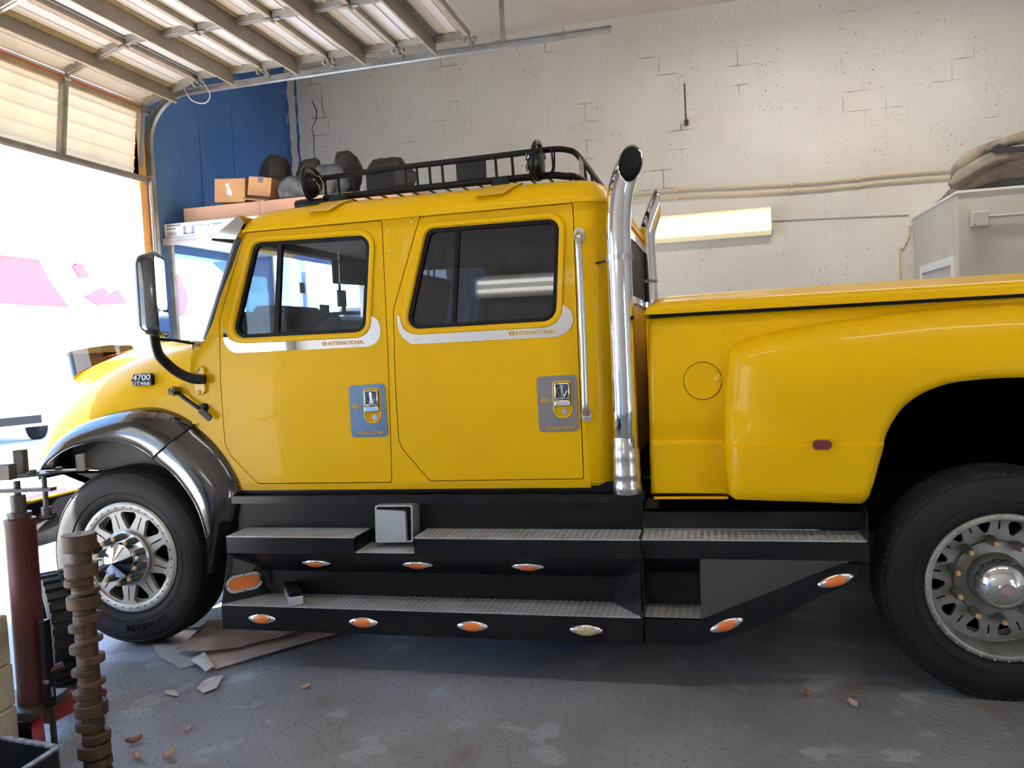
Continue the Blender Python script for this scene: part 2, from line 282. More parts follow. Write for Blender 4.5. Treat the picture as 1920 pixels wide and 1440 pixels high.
def grow(poly, d):
    """offset a closed polygon outward by d"""
    k = len(poly); A = sum(poly[i-1][0]*poly[i][1]-poly[i][0]*poly[i-1][1] for i in range(k)); s = 1 if A > 0 else -1; out = []
    for i in range(k):
        p, a, b = Vector(poly[i]), Vector(poly[i-1]), Vector(poly[(i+1) % k]); e1 = (p-a).normalized(); e2 = (b-p).normalized()
        n = (Vector((e1.y, -e1.x))+Vector((e2.y, -e2.x))); n = n.normalized()/max(0.5, n.length/2) if n.length > 1e-6 else n
        out.append(tuple(p+n*d*s))
    return out
class MB:
    def __init__(s): s.bm = bmesh.new()
    def quad(s, pts):
        return s.bm.faces.new([s.bm.verts.new(p) for p in pts])
    def box(s, x0, x1, y0, y1, z0, z1, M=None):
        v = [s.bm.verts.new(((M @ Vector((x, y, z))) if M else (x, y, z))) for x in (x0, x1) for y in (y0, y1) for z in (z0, z1)]
        for f in ((0,1,3,2),(4,6,7,5),(0,4,5,1),(2,3,7,6),(0,2,6,4),(1,5,7,3)): s.bm.faces.new([v[i] for i in f])
        return s
    def ring_strip(s, rings, closed=True, caps=True):
        R = [[s.bm.verts.new(p) for p in r] for r in rings]; n = len(R[0])
        for a, b in zip(R, R[1:]):
            for i in range(n if closed else n-1):
                j = (i+1) % n; s.bm.faces.new((a[i], a[j], b[j], b[i]))
        if caps and closed:
            s.bm.faces.new(R[0][::-1]); s.bm.faces.new(R[-1])
        return R
    def tube(s, path, r, seg=10, caps=True, closed=False):
        P = [Vector(p) for p in path]; n = len(P); rings = []
        t0 = (P[1]-P[0]).normalized(); u = t0.orthogonal().normalized()
        for i in range(n):
            t = (P[(i+1) % n]-P[i-1]) if closed else (P[min(i+1, n-1)]-P[max(i-1, 0)])
            t.normalize(); u = (u-t*u.dot(t)).normalized(); w = t.cross(u)
            rr = r[i] if isinstance(r, (list, tuple)) else r
            rings.append([P[i]+(u*cos(2*pi*k/seg)+w*sin(2*pi*k/seg))*rr for k in range(seg)])
        if closed: rings.append(rings[0]); s.ring_strip(rings, True, False)
        else: s.ring_strip(rings, True, caps)
        return s
    def cyl(s, a, b, r, seg=16, r2=None): return s.tube([a, b], [r, r if r2 is None else r2], seg)
    def lathe(s, prof, origin, axis='y', seg=48, closed=False):
        """prof: (radius, offset along axis)"""
        o = Vector(origin)
        def pt(r, h, a):
            c, q = r*cos(a), r*sin(a)
            return o+{'y': Vector((c, h, q)), 'z': Vector((c, q, h)), 'x': Vector((h, c, q))}[axis]
        if closed: prof = list(prof)+[prof[0]]
        s.ring_strip([[pt(r, h, 2*pi*k/seg) for k in range(seg)] for r, h in prof], True, False)
        return s
    def prism(s, poly, y0, y1, axis='y', caps=True):
        def P(a, b, h): return {'y': (a, h, b), 'z': (a, b, h), 'x': (h, a, b)}[axis]
        s.ring_strip([[P(a, b, y0) for a, b in poly], [P(a, b, y1) for a, b in poly]], True, caps)
        return s
    def plate(s, outer, holes=(), y0=0.0, y1=0.02, fn=None, step=None, fb=None, axis='y', rows=()):
        """plate in the x-z plane with holes; fn(x,z) shifts the front, fb the back"""
        V = []; E = []
        for lp in [outer]+list(holes):
            b = len(V); V += [Vector(p[:2]) for p in lp]; E += [(b+i, b+(i+1) % len(lp)) for i in range(len(lp))]
        if step:
            xs = [p[0] for p in outer]; zs = [p[1] for p in outer]
            nx = max(1, int((max(xs)-min(xs))/step)); nz = max(1, int((max(zs)-min(zs))/step))
            for i in range(1, nx):
                for k in range(1, nz):
                    p = (min(xs)+(max(xs)-min(xs))*i/nx, min(zs)+(max(zs)-min(zs))*k/nz)
                    if inside(p, outer) and not any(inside(p, h) for h in holes): V.append(Vector(p))
        for zz in rows:
            for i in range(1, nx*2):
                p = (min(xs)+(max(xs)-min(xs))*i/(nx*2), zz)
                if inside(p, outer) and not any(inside(p, h) for h in holes): V.append(Vector(p))
        r = delaunay_2d_cdt(V, E, [], 0, 1e-6)
        vs = [tuple(v) for v in r[0]]; tris = []
        for f in r[2]:
            cx = sum(vs[i][0] for i in f)/len(f); cz = sum(vs[i][1] for i in f)/len(f)
            if inside((cx, cz), outer) and not any(inside((cx, cz), h) for h in holes): tris.append(tuple(f))
        used = sorted({i for f in tris for i in f})
        def P(x, z, h): return {'y': (x, h, z), 'z': (x, z, h), 'x': (h, x, z)}[axis]
        A = {i: s.bm.verts.new(P(vs[i][0], vs[i][1], y0+(fn(*vs[i]) if fn else 0))) for i in used}
        g = fb or fn
        B = {i: s.bm.verts.new(P(vs[i][0], vs[i][1], y1+(g(*vs[i]) if g else 0))) for i in used}
        ed = {}
        for f in tris:
            s.bm.faces.new([A[i] for i in f]); s.bm.faces.new([B[i] for i in f[::-1]])
            for a, b in zip(f, f[1:]+f[:1]): ed.setdefault((min(a, b), max(a, b)), []).append((a, b))
        for k, l in ed.items():
            if len(l) == 1:
                a, b = l[0]; s.bm.faces.new((A[b], A[a], B[a], B[b]))
        return s
    def build(s, name, material, parent=None, angle=35, bevel=0, seg=2, sub=0, flat=False):
        bmesh.ops.remove_doubles(s.bm, verts=s.bm.verts[:], dist=1e-6)
        bmesh.ops.recalc_face_normals(s.bm, faces=s.bm.faces[:])
        me = bpy.data.meshes.new(name); s.bm.to_mesh(me); s.bm.free()
        o = bpy.data.objects.new(name, me); COL.objects.link(o)
        if material: me.materials.append(material)
        if not flat:
            me.shade_smooth()
            if not sub: me.set_sharp_from_angle(angle=radians(angle))
        if bevel:
            b = o.modifiers.new('bevel', 'BEVEL'); b.width = bevel; b.segments = seg; b.limit_method = 'ANGLE'; b.angle_limit = radians(40)
            b.harden_normals = False
        if sub:
            q = o.modifiers.new('subd', 'SUBSURF'); q.levels = sub; q.render_levels = sub
        if parent: attach(o, parent)
        return o
def attach(o, parent):
    o.parent = parent
    loc = Vector(parent.location) if parent.parent is None else Vector((0, 0, 0))
    o.matrix_parent_inverse = Matrix.Translation(-loc)
    return o
def tag(o, label=None, cat=None, group=None, kind=None):
    for k, v in (('label', label), ('category', cat), ('group', group), ('kind', kind)):
        if v: o[k] = v
    return o
def thing(name, loc, label, cat, group=None, kind=None):
    o = bpy.data.objects.new(name, None); COL.objects.link(o); o.location = loc; o.empty_display_size = 0.1
    return tag(o, label, cat, group, kind)
def copy_tree(o, delta, parent=None):
    c = o.copy(); COL.objects.link(c)
    if parent: c.parent = parent
    else: c.location = Vector(o.location)+Vector(delta)
    for ch in [q for q in o.children]: copy_tree(ch, delta, c)
    return c
def text_obj(body, name, material, parent, x0, x1, z0, z1, y, depth=0.002, shear=0.0, fat=0.0, zfun=None):
    """raised lettering facing -y, fitted to a box in the x-z plane"""
    cu = bpy.data.curves.new(name, 'FONT'); cu.body = body; cu.size = 1; cu.extrude = 0.02; cu.offset = fat; cu.resolution_u = 3
    tmp = bpy.data.objects.new('tmp', cu); COL.objects.link(tmp)
    dg = bpy.context.evaluated_depsgraph_get(); me = bpy.data.meshes.new_from_object(tmp.evaluated_get(dg))
    bpy.data.objects.remove(tmp)
    xs = [v.co.x for v in me.vertices]; ys = [v.co.y for v in me.vertices]
    ax, bx, ay, by = min(xs), max(xs), min(ys), max(ys)
    for v in me.vertices:
        u = (v.co.x-ax)/(bx-ax); w = (v.co.y-ay)/(by-ay); h = v.co.z
        z = z0+(z1-z0)*w + (zfun(u) if zfun else 0)
        v.co = (x0+(x1-x0)*u+shear*w, y-(depth if h > 0 else 0), z)
    me.materials.append(material); o = bpy.data.objects.new(name, me); COL.objects.link(o)
    if parent: attach(o, parent)
    return o
# ------------------------------------------------------------------ room shell
def struct(name, mb, material, label, cat, **kw):
    o = mb.build(name, material, **kw); return tag(o, label, cat, kind='structure')
XL, YB, ZC, YN, XR = -4.88, 5.15, 5.06, -5.0, 6.2
struct('floor', MB().box(XL-0.2, XR, YN, YB, -0.12, 0), FLOOR, 'grey stained concrete shop floor under the truck', 'floor')
struct('driveway', MB().box(-70, 40, -45, 60, -0.3, -0.03), ASPH, 'sunlit pale concrete yard outside the open garage door', 'ground')
WIN = [(-4.86, 2.12), (-2.95, 2.12), (-2.95, 3.03), (-4.86, 3.03)]
wb = struct('wall_back', MB().plate([(XL-0.2, 0), (XR, 0), (XR, ZC), (XL-0.2, ZC)], [WIN], YB, YB+0.2), WALL,
            'cream painted concrete block wall behind the truck', 'wall')
# ragged strips of blue paint left beside the corner
for k, (xa, seed) in enumerate(((-4.862, 3), (-4.742, 9))):
    random.seed(seed); z = 2.9; L_, R_ = [], []
    while z < ZC-0.02:
        w = random.uniform(0.006, 0.02); o_ = random.uniform(-0.006, 0.006)-0.02*(z-3.9)*0
        L_.append((xa+o_-w, z)); R_.append((xa+o_+w, z)); z += random.uniform(0.03, 0.09)
    e = MB().plate(L_+R_[::-1], [], YB-0.003, YB+0.001).build('paint_edge', BLUE, wb, flat=True)
    e['label'] = 'ragged vertical edge of blue paint'
def crack(name, pts, w):
    b = MB()
    n = len(pts); Lp = []; Rp = []
    for i, (x, z) in enumerate(pts):
        ww = w*random.uniform(0.4, 1.3)*(0.2 if i in (0, n-1) else 1); Lp.append((x-ww, z)); Rp.append((x+ww, z))
    return b.plate(Lp+Rp[::-1], [], YB-0.002, YB+0.001).build(name, INKD, wb, flat=True)
random.seed(4)
crack('wall_crack', [(-4.41, 4.80), (-4.405, 4.6), (-4.41, 4.52), (-4.38, 4.42), (-4.42, 4.38)], 0.006)
crack('wall_crack', [(-4.55, 4.66), (-4.51, 4.55), (-4.48, 4.48), (-4.50, 4.38), (-4.56, 4.28), (-4.54, 4.2), (-4.55, 4.0), (-4.53, 3.7)], 0.007)
# left (front) wall with two openings
WIN2 = [(4.60, 2.05), (5.13, 2.05), (5.13, 3.02), (4.60, 3.02)]
out = [(YN, 0), (-4.8, 0), (-4.8, 2.9), (-2.1, 2.9), (-2.1, 0), (-1.1, 0), (-1.1, 4.02), (2.5, 4.02), (2.5, 0), (2.78, 0), (2.78, 2.62), (3.74, 2.62), (3.74, 0), (YB, 0), (YB, ZC), (YN, ZC)]
wl = struct('wall_left', MB().plate(out, [WIN2], XL-0.2, XL, axis='x'), BLUE, 'blue painted front wall around the open garage door', 'wall')
for yy, w in ((3.36, 0.012), (3.95, 0.006), (4.62, 0.004)):
    MB().box(XL-0.001, XL+0.006, yy-w, yy+w, 2.75, ZC-0.01).build('panel_seam', BLUE, wl)
# near wall (behind the viewer) with a door opening and a wide bay opening
out = [(XL-0.2, 0), (3.6, 0), (3.6, 2.2), (5.0, 2.2), (5.0, 0), (XR, 0), (XR, ZC), (XL-0.2, ZC)]
struct('wall_front', MB().plate(out, [], YN-0.2, YN), WALLP, 'plain block wall of the shop opposite the truck', 'wall')
struct('wall_right', MB().box(XR, XR+0.2, YN, YB, 0, ZC), WALLP, 'plain block end wall beyond the truck bed', 'wall')
struct('ceiling', MB().box(XL-0.2, XR+0.2, YN-0.2, YB+0.2, ZC, ZC+0.15), CEIL, 'beige plaster ceiling above the block wall', 'ceiling')
# window added in the back wall to give white glare through the cab
wn = struct('added_window_1', MB().plate([(-4.872, 2.105), (-2.93, 2.105), (-2.93, 3.045), (-4.872, 3.045)], [[(-4.845, 2.14), (-2.97, 2.14), (-2.97, 3.01), (-4.845, 3.01)]], YB-0.03, YB+0.06), WHT,
            'added bright window in the back wall for white glare through the cab', 'window')
MB().box(-4.845, -2.97, YB+0.04, YB+0.05, 2.14, 3.01).build('pane', GLA, wn)
MB().box(-3.90, -3.88, YB+0.0, YB+0.04, 2.14, 3.01).build('glazing_bar', WHT, wn)
wn = struct('added_window_2', MB().plate(grow(WIN2, 0.015), [grow(WIN2, -0.015)], XL-0.06, XL+0.02, axis='x'), WHT, 'narrow window added in the blue wall for white glare through the cab', 'window')  # opening added so this stretch of blue wall shows white daylight
MB().box(XL-0.05, XL-0.04, 4.61, 5.12, 2.06, 3.01).build('pane', GLA, wn)
portal('portal_window', (-3.9, YB+0.15, 2.6), 1.85, 0.9, (0, -1, 0))
portal('portal_main', (XL-0.1, 0.7, 2.0), 3.6, 4.0, (1, 0, 0))
portal('portal_near', (XL-0.1, -3.45, 1.45), 2.7, 2.9, (1, 0, 0))
struct('sun_block_canopy', MB().box(-8.2, XL-0.2, -8.0, -2.0, 3.0, 3.1), GALV, 'unseen flat canopy added outside to keep sun out of the near doorway', 'canopy')  # added out of view to block the sun at the near opening
portal('portal_side', (XL-0.1, 3.26, 1.3), 1.0, 2.6, (1, 0, 0))
portal('portal_bay', (4.3, YN-0.1, 1.1), 1.4, 2.2, (0, 1, 0))
t = struct('trim_1', MB().box(XL-0.16, XL+0.012, 2.40, 2.50, 0.0, 4.0), JAMB, 'rust orange wooden jamb at the far side of the open doorway', 'door jamb')
struct('trim_2', MB().box(XL-0.16, XL+0.012, -1.1, -1.02, 0.0, 4.0), JAMB, 'wooden jamb at the near side of the open doorway', 'door jamb')

# ------------------------------------------------------------------ sectional overhead door
DY0, DY1 = -1.08, 2.45
door = thing('door_1', (-3.3, 0.7, 3.2), 'white ribbed sectional garage door rolled up overhead with brown struts', 'garage door', kind='structure')
secs = [((-4.885, 3.215), (-4.80, 3.835)), ((-4.77, 3.865), (-4.25, 4.02)), ((-4.225, 4.03), (-3.625, 4.035)), ((-3.61, 4.035), (-3.015, 4.04)), ((-3.0, 4.04), (-2.405, 4.045)), ((-2.39, 4.045), (-1.80, 4.05))]
for si, (a, b) in enumerate(secs):
    A = Vector((a[0], 0, a[1])); B = Vector((b[0], 0, b[1])); u = (B-A); Ln = u.length; u.normalize(); n = Vector((-u.z, 0, u.x))
    fr = Matrix((u, Vector((0, 1, 0)), n)).transposed().to_4x4(); fr.translation = A      # local (along, y, outside)
    # ribbed skin
    prof = []; k = 0.0; ribs = [0.10, 0.19, 0.31, 0.42, 0.51]
    for r in ribs:
        r = r*Ln/0.6
        prof += [(r-0.012, 0.05), (r-0.006, 0.040), (r+0.006, 0.040), (r+0.012, 0.05)]
    ex0 = 0.055 if si == 1 else 0.012; ex1 = 0.055 if si == 0 else 0.012
    prof = [(-ex0, 0.05)]+prof+[(Ln+ex1, 0.05)]
    mb = MB()
    mb.ring_strip([[fr @ Vector((p, DY0, h)) for p, h in prof]+[fr @ Vector((p, DY0, h+0.012)) for p, h in prof[::-1]],
                   [fr @ Vector((p, DY1, h)) for p, h in prof]+[fr @ Vector((p, DY1, h+0.012)) for p, h in prof[::-1]]])
    sec = mb.build('door_section', DOORW, door, angle=20)
    for yy in (DY0, -0.36, 0.58, 1.51, DY1-0.05):
        MB().box(0.0, Ln, yy, yy+0.055, 0.0, 0.045, fr).box(0.0, Ln, yy+0.02, yy+0.035, -0.006, 0.0, fr).build('stile', GALV, sec)
    if si > 0:
        mb = MB(); p0 = Ln*0.50
        mb.box(p0, p0+0.006, DY0, DY1+0.01, -0.085, 0.048, fr); mb.box(p0, p0+0.05, DY0, DY1+0.01, 0.040, 0.048, fr); mb.box(p0-0.012, p0, DY0, DY1+0.01, -0.085, -0.08, fr)
        mb.build('strut', STRUT, sec)
    MB().box(Ln-0.035, Ln, DY0, DY1, 0.005, 0.048, fr).build('meeting_rail', STRUT, sec)
    if si == 0:
        MB().box(-0.01, 0.05, DY0, DY1, -0.03, 0.052, fr).box(-0.01, 0.012, DY0, DY1, -0.06, -0.03, fr).build('bottom_rail', GALV, sec)
        MB().box(Ln-0.03, Ln+0.03, DY0, DY1, 0.03, 0.06, fr).build('weather_strip', ORG, sec)['label'] = 'orange weather strip'
    for yy in (0.60, 1.53, DY1-0.02):                      # hinges and rollers at the joints
        mb = MB(); mb.box(Ln-0.06, Ln+0.06, yy-0.018, yy+0.018, -0.012, -0.006, fr); mb.cyl(fr @ Vector((Ln, yy-0.03, -0.018)), fr @ Vector((Ln, yy+0.03, -0.018)), 0.011, 10)
        if yy > 2.4:
            mb.cyl(fr @ Vector((Ln, yy, -0.03)), fr @ Vector((Ln, yy+0.085, -0.03)), 0.006, 8); mb.cyl(fr @ Vector((Ln, yy+0.06, -0.03)), fr @ Vector((Ln, yy+0.085, -0.03)), 0.024, 14)
            mb.box(Ln-0.05, Ln-0.035, yy-0.02, yy+0.02, -0.04, 0.0, fr); mb.box(Ln+0.035, Ln+0.05, yy-0.02, yy+0.02, -0.04, 0.0, fr)
        mb.build('hinge', GALV, sec)
# track
path = [(-4.845, 0.0), (-4.845, 3.45)]+[(-4.845+0.42*(1-cos(a)), 3.55+0.42*sin(a)) for a in [pi/2*i/10 for i in range(11)]]+[(-3.0, 3.985), (-0.69, 4.0)]
mb = MB(); prof = [(-0.026, -0.02), (0.026, -0.02), (0.026, 0.02), (0.018, 0.02), (0.018, -0.012), (-0.018, -0.012), (-0.018, 0.02), (-0.026, 0.02)]
rings = []
for i, p in enumerate(path):
    q0, q1 = path[max(i-1, 0)], path[min(i+1, len(path)-1)]; tx, tz = q1[0]-q0[0], q1[1]-q0[1]; l = math.hypot(tx, tz); nx, nz = -tz/l, tx/l
    rings.append([(p[0]+nx*h, 2.535-d, p[1]+nz*h) for h, d in prof])
mb.ring_strip(rings)
tr = tag(mb.build('door_track', GALV, angle=50), 'galvanised steel track curving from the jamb to overhead rail', 'door track')
MB().box(-1.575, -1.535, 2.55, 2.556, 3.98, ZC).box(-1.57, -1.54, 2.556, 2.58, 3.98, ZC).build('hanger_strap', GALV, tr)
MB().tube([(-4.84, 2.50, 0.05), (-4.84, 2.50, 3.25)], 0.02, 12).box(-4.87, -4.81, 2.48, 2.53, 3.22, 3.27).build('guide_pipe', CHD, tr)['label'] = 'shiny guide pipe'
mb = MB(); mb.tube(smooth([(-4.42, 2.47, 4.0), (-4.36, 2.49, 3.88), (-4.24, 2.5, 3.84), (-4.18, 2.5, 3.90), (-4.22, 2.49, 4.0)], 6), 0.005, 8)
tag(mb.build('lift_cable', WHT), 'loose loop of white cable hanging from the overhead track by the blue wall', 'cable')

# ------------------------------------------------------------------ lamps
def batten(name, label, x0, x1, y, z0, z1, face, group=None):
    """wall fluorescent fitting, face = +1/-1 : the y direction it faces"""
    r = thing(name, ((x0+x1)/2, y, (z0+z1)/2), label, 'light', group)
    MB().box(x0, x1, min(y, y+0.05*face), max(y, y+0.05*face), z0, z1).build('housing', WHT, r)
    return r
r = batten('fluorescent_light', 'glowing wraparound fluorescent light on the cream block wall', -0.62, 0.615, YB, 2.615, 2.90, -1)
prof = [(YB-0.05, 2.615), (YB-0.085, 2.62), (YB-0.115, 2.65), (YB-0.125, 2.70), (YB-0.125, 2.82), (YB-0.115, 2.87), (YB-0.085, 2.897), (YB-0.05, 2.90)]
DIFF = mat('glowing_diffuser', (0.85, 0.78, 0.55), 0.4, emit=(1.0, 0.82, 0.42), estr=0.75)
MB().prism(prof, -0.61, 0.605, 'x').build('diffuser', DIFF, r, angle=60)
MB().prism([(YB-0.1285, 2.672), (YB-0.1255, 2.66), (YB-0.1255, 2.865), (YB-0.1285, 2.855)][::1], -0.60, 0.592, 'x').build('lamp_glow', mat('lamp_strip', (0.9, 0.9, 0.85), 0.4, emit=(1.0, 0.93, 0.70), estr=3.2), r)['label'] = 'bright tubes behind the lens'
for x in (-0.622, 0.603): MB().prism([(YB, 2.612), (YB-0.09, 2.612), (YB-0.13, 2.66), (YB-0.13, 2.86), (YB-0.09, 2.903), (YB, 2.903)], x, x+0.014, 'x').build('end_cap', GREYP, r)
light('fixture_glow', 'AREA', (0.0, YB-0.14, 2.75), 9, (1.0, 0.88, 0.62), (0, -1, -0.1), shape='RECTANGLE', size=1.2, size_y=0.2)
def shop_light(x, y, z, axis, label, power, ln=1.22, grp=None):
    """hanging two-tube strip light"""
    r = thing('strip_light', (x, y, z), label, 'light', grp)
    dx, dy = (ln/2, 0.09) if axis == 'x' else (0.09, ln/2)
    MB().box(x-dx, x+dx, y-dy, y+dy, z+0.03, z+0.09).build('housing', WHT, r)
    for s in (-0.045, 0.045):
        if axis == 'x': MB().cyl((x-ln/2+0.03, y+s, z), (x+ln/2-0.03, y+s, z), 0.016, 10).build('tube', TUBE, r)
        else: MB().cyl((x+s, y-ln/2+0.03, z), (x+s, y+ln/2-0.03, z), 0.016, 10).build('tube', TUBE, r)
    for s in (-0.4, 0.4):
        q = (x+s, y) if axis == 'x' else (x, y+s)
        MB().cyl((q[0], q[1], z+0.09), (q[0], q[1], ZC), 0.006, 6).build('chain', GALV, r)
    light('strip_light_glow', 'AREA', (x, y, z-0.03), power, (1.0, 0.95, 0.86), (0, 0, -1), shape='RECTANGLE', size=ln if axis == 'x' else 0.16, size_y=0.16 if axis == 'x' else ln)
LAMP = 110
for i, (x, y, p) in enumerate(((-1.2, -1.9, 0.18), (1.9, -1.9, 0.5), (1.5, 3.0, 1.35))):
    shop_light(x, y, 4.82, 'x', ['hanging strip light nearest the garage door', 'hanging strip light over the floor beside the truck bed', 'hanging strip light between the truck bed and the block wall'][i], LAMP*p, 2.4, 'strip lights hanging over the bay')
# two-tube light on the wall opposite, mirrored in the rear door glass
r = batten('fluorescent_light', 'two-tube wall light on the opposite block wall', -2.62, -1.25, YN, 2.36, 2.62, 1)
for z in (2.44, 2.54): MB().cyl((-2.56, YN+0.085, z), (-1.31, YN+0.085, z), 0.02, 12).build('tube', TUBE, r)
for x in (-2.6, -1.29): MB().box(x-0.02, x+0.02, YN+0.05, YN+0.11, 2.40, 2.58).build('lamp_holder', WHT, r)

# ------------------------------------------------------------------ back-wall fittings
def conduit(zs, label):
    P = [(x, YB-0.03, z) for x, z in zs]
    o = tag(MB().tube(P, 0.011, 10).build('conduit', COND), label, 'conduit', 'conduits along the back wall')
    return o
c1 = conduit([(-1.5, 3.175), (-0.73, 3.172), (-0.17, 3.168), (0.374, 3.138), (1.111, 3.113), (1.721, 3.123), (2.9, 3.11)], 'upper of the two tan conduits running along the cream wall')
c2 = conduit([(-1.5, 3.10), (-0.73, 3.098), (-0.17, 3.094), (0.372, 3.062), (1.109, 3.043), (1.719, 3.054), (2.9, 3.04)], 'lower of the two tan conduits running along the cream wall')
for x, za, zb_ in ((-0.35, 3.17, 3.096), (0.82, 3.122, 3.05), (1.46, 3.118, 3.048)):
    for o, z in ((c1, za), (c2, zb_)):
        MB().box(x-0.012, x+0.012, YB-0.045, YB, z-0.022, z+0.022).build('pipe_strap', COND, o)
for o, x, z in ((c1, 1.09, 3.114), (c2, 1.17, 3.044)): MB().cyl((x-0.03, YB-0.03, z), (x+0.03, YB-0.03, z), 0.016, 10).build('coupling', COND, o)
mb = MB(); mb.box(-0.224, -0.206, 4.90, 4.906, 3.88, 4.21); mb.box(-0.224, -0.206, 4.90, YB, 3.86, 3.885); mb.box(-0.235, -0.195, YB-0.02, YB, 3.84, 3.90)
tag(mb.build('wall_bracket', RUST), 'thin rusty upright bracket sticking out of the upper block wall', 'bracket')
mb = MB(); mb.tube([(0.62, YB-0.012, 2.765), (1.2, YB-0.012, 2.745), (1.93, YB-0.012, 2.715)], 0.006, 8)
tag(mb.build('wall_cable', GREYP), 'thin grey cable running right from the fluorescent light', 'cable')
mb = MB(); mb.tube(smooth([(1.935, YB-0.012, 2.60), (1.93, YB-0.012, 2.50), (1.87, YB-0.014, 2.38), (1.84, YB-0.014, 2.28), (1.835, YB-0.014, 1.2)], 5), 0.008, 8)
tag(mb.build('drop_cable', COND), 'tan cable dropping down the wall beside the booth corner', 'cable')
# booth
bo = thing('office_booth', (3.6, 4.3, 0), 'grey painted walled booth at right against the block wall', 'booth')
BX, BYF, BZ = 1.97, 3.55, 2.685
MB().box(BX, 5.6, BYF, YB, 0, BZ-0.02).build('booth_wall', BOOTH, bo)
MB().box(BX-0.012, 5.62, BYF-0.012, YB, BZ-0.02, BZ).build('roof_board', WHT, bo)
fr = MB().plate([(3.62, 0), (4.78, 0), (4.78, 2.165), (3.62, 2.165)], [[(3.70, 0.01), (4.70, 0.01), (4.70, 2.095), (3.70, 2.095)]], BX-0.03, BX, axis='x').build('door_frame', WHT, bo)
MB().box(BX-0.012, BX-0.002, 3.70, 4.70, 0.01, 2.08).build('booth_door', BOOTH, bo)
mb = MB().box(2.05, 2.175, BYF-0.075, BYF-0.014, 2.375, 2.50)
jb = tag(mb.build('junction_box', GREYP, bevel=0.008), 'square grey junction box on the booth front', 'junction box')
MB().cyl((2.175, BYF-0.028, 2.455), (3.2, BYF-0.028, 2.455), 0.012, 10).build('conduit_run', GREYP, jb)
MB().cyl((2.068, BYF-0.079, 2.395), (2.068, BYF-0.073, 2.395), 0.006, 8).build('cover_screw', INKD, jb)

# canvas heap on the booth
def fold(mb, path, r, flat=0.5, seed=1, seg=18):
    """a limp roll of cloth along a path, flattened and lumpy"""
    random.seed(seed); P = smooth(path, 7); n = len(P); rings = []; ph = [random.uniform(0, 6) for _ in range(4)]
    for i, p in enumerate(P):
        t = i/(n-1); q = (Vector(P[min(i+1, n-1)])-Vector(P[max(i-1, 0)])).normalized(); u = q.cross(Vector((0, 0, 1))).normalized(); w = u.cross(q)
        rr = (r[0]+(r[1]-r[0])*t)*(0.25+0.75*min(1, 6*t+0.2))
        rings.append([Vector(p)+u*cos(2*pi*k/seg)*rr*(1+0.12*sin(3*2*pi*k/seg+ph[0]+5*t))+w*sin(2*pi*k/seg)*rr*flat*(1+0.16*sin(2*2*pi*k/seg+ph[1]+7*t)+0.1*sin(9*t+ph[2])) for k in range(seg)])
    mb.ring_strip(rings); return mb
ch = thing('canvas_heap', (2.7, 3.8, BZ), 'slumped heap of brown canvas tarpaulins on top of the grey booth', 'canvas')
random.seed(6)
lowp = smooth([(1.985, 2.692), (1.975, 2.725), (2.05, 2.80), (2.20, 2.875), (2.40, 2.925), (2.8, 2.95), (3.4, 2.95), (3.45, 2.69)], 4)
mb = MB(); rings = []
for i, yy in enumerate((3.60, 3.585, 3.60, 3.72, 3.95, 4.2, 4.35)):
    k = (0.80, 0.95, 1.0, 1.03, 1.0, 0.92, 0.5)[i]
    rings.append([(1.985+(x-1.985)*1.0+0.04*max(0, yy-3.7)+0.012*sin(9*x+3*i), yy+0.012*sin(14*x+i), 2.688+(z-2.688)*k*(1+0.05*sin(11*x+2*i))) for x, z in lowp])
mb.ring_strip(rings); mb.build('tarpaulin', CLOTH, ch, angle=70)
MB().prism(smooth([(2.10, 2.70), (2.25, 2.735), (2.42, 2.755), (3.2, 2.77), (3.2, 2.70)], 4), 3.575, 3.60).build('hollow_shade', CLOTHD, ch)  # dark solid stands in for the shade beneath the tarpaulin
mb = MB(); fold(mb, [(1.93, 3.60, 2.735), (2.08, 3.61, 2.83), (2.25, 3.62, 2.915), (2.45, 3.64, 2.955), (2.9, 3.68, 2.965), (3.4, 3.7, 2.96)], (0.075, 0.085), 0.85, 3); mb.build('canvas_roll', CLOTH, ch, angle=80)
mb = MB(); fold(mb, [(1.99, 3.72, 2.80), (2.10, 3.74, 2.93), (2.28, 3.78, 3.02), (2.6, 3.82, 3.07), (3.4, 3.85, 3.08)], (0.12, 0.15), 0.62, 5); mb.build('canvas_fold', CLOTH, ch, angle=80)
mb = MB(); fold(mb, [(2.20, 3.66, 3.0), (2.36, 3.69, 3.06), (2.6, 3.72, 3.085), (3.3, 3.75, 3.09)], (0.06, 0.09), 0.8, 8); mb.build('canvas_fold', CLOTH, ch, angle=80)
MB().prism(smooth([(2.235, 2.985), (2.25, 3.02), (2.29, 3.03), (2.34, 3.005), (2.6, 2.985), (2.6, 2.965), (2.3, 2.96)], 4, closed=True), 3.545, 3.62).build('rolled_end', CLOTHD, ch)

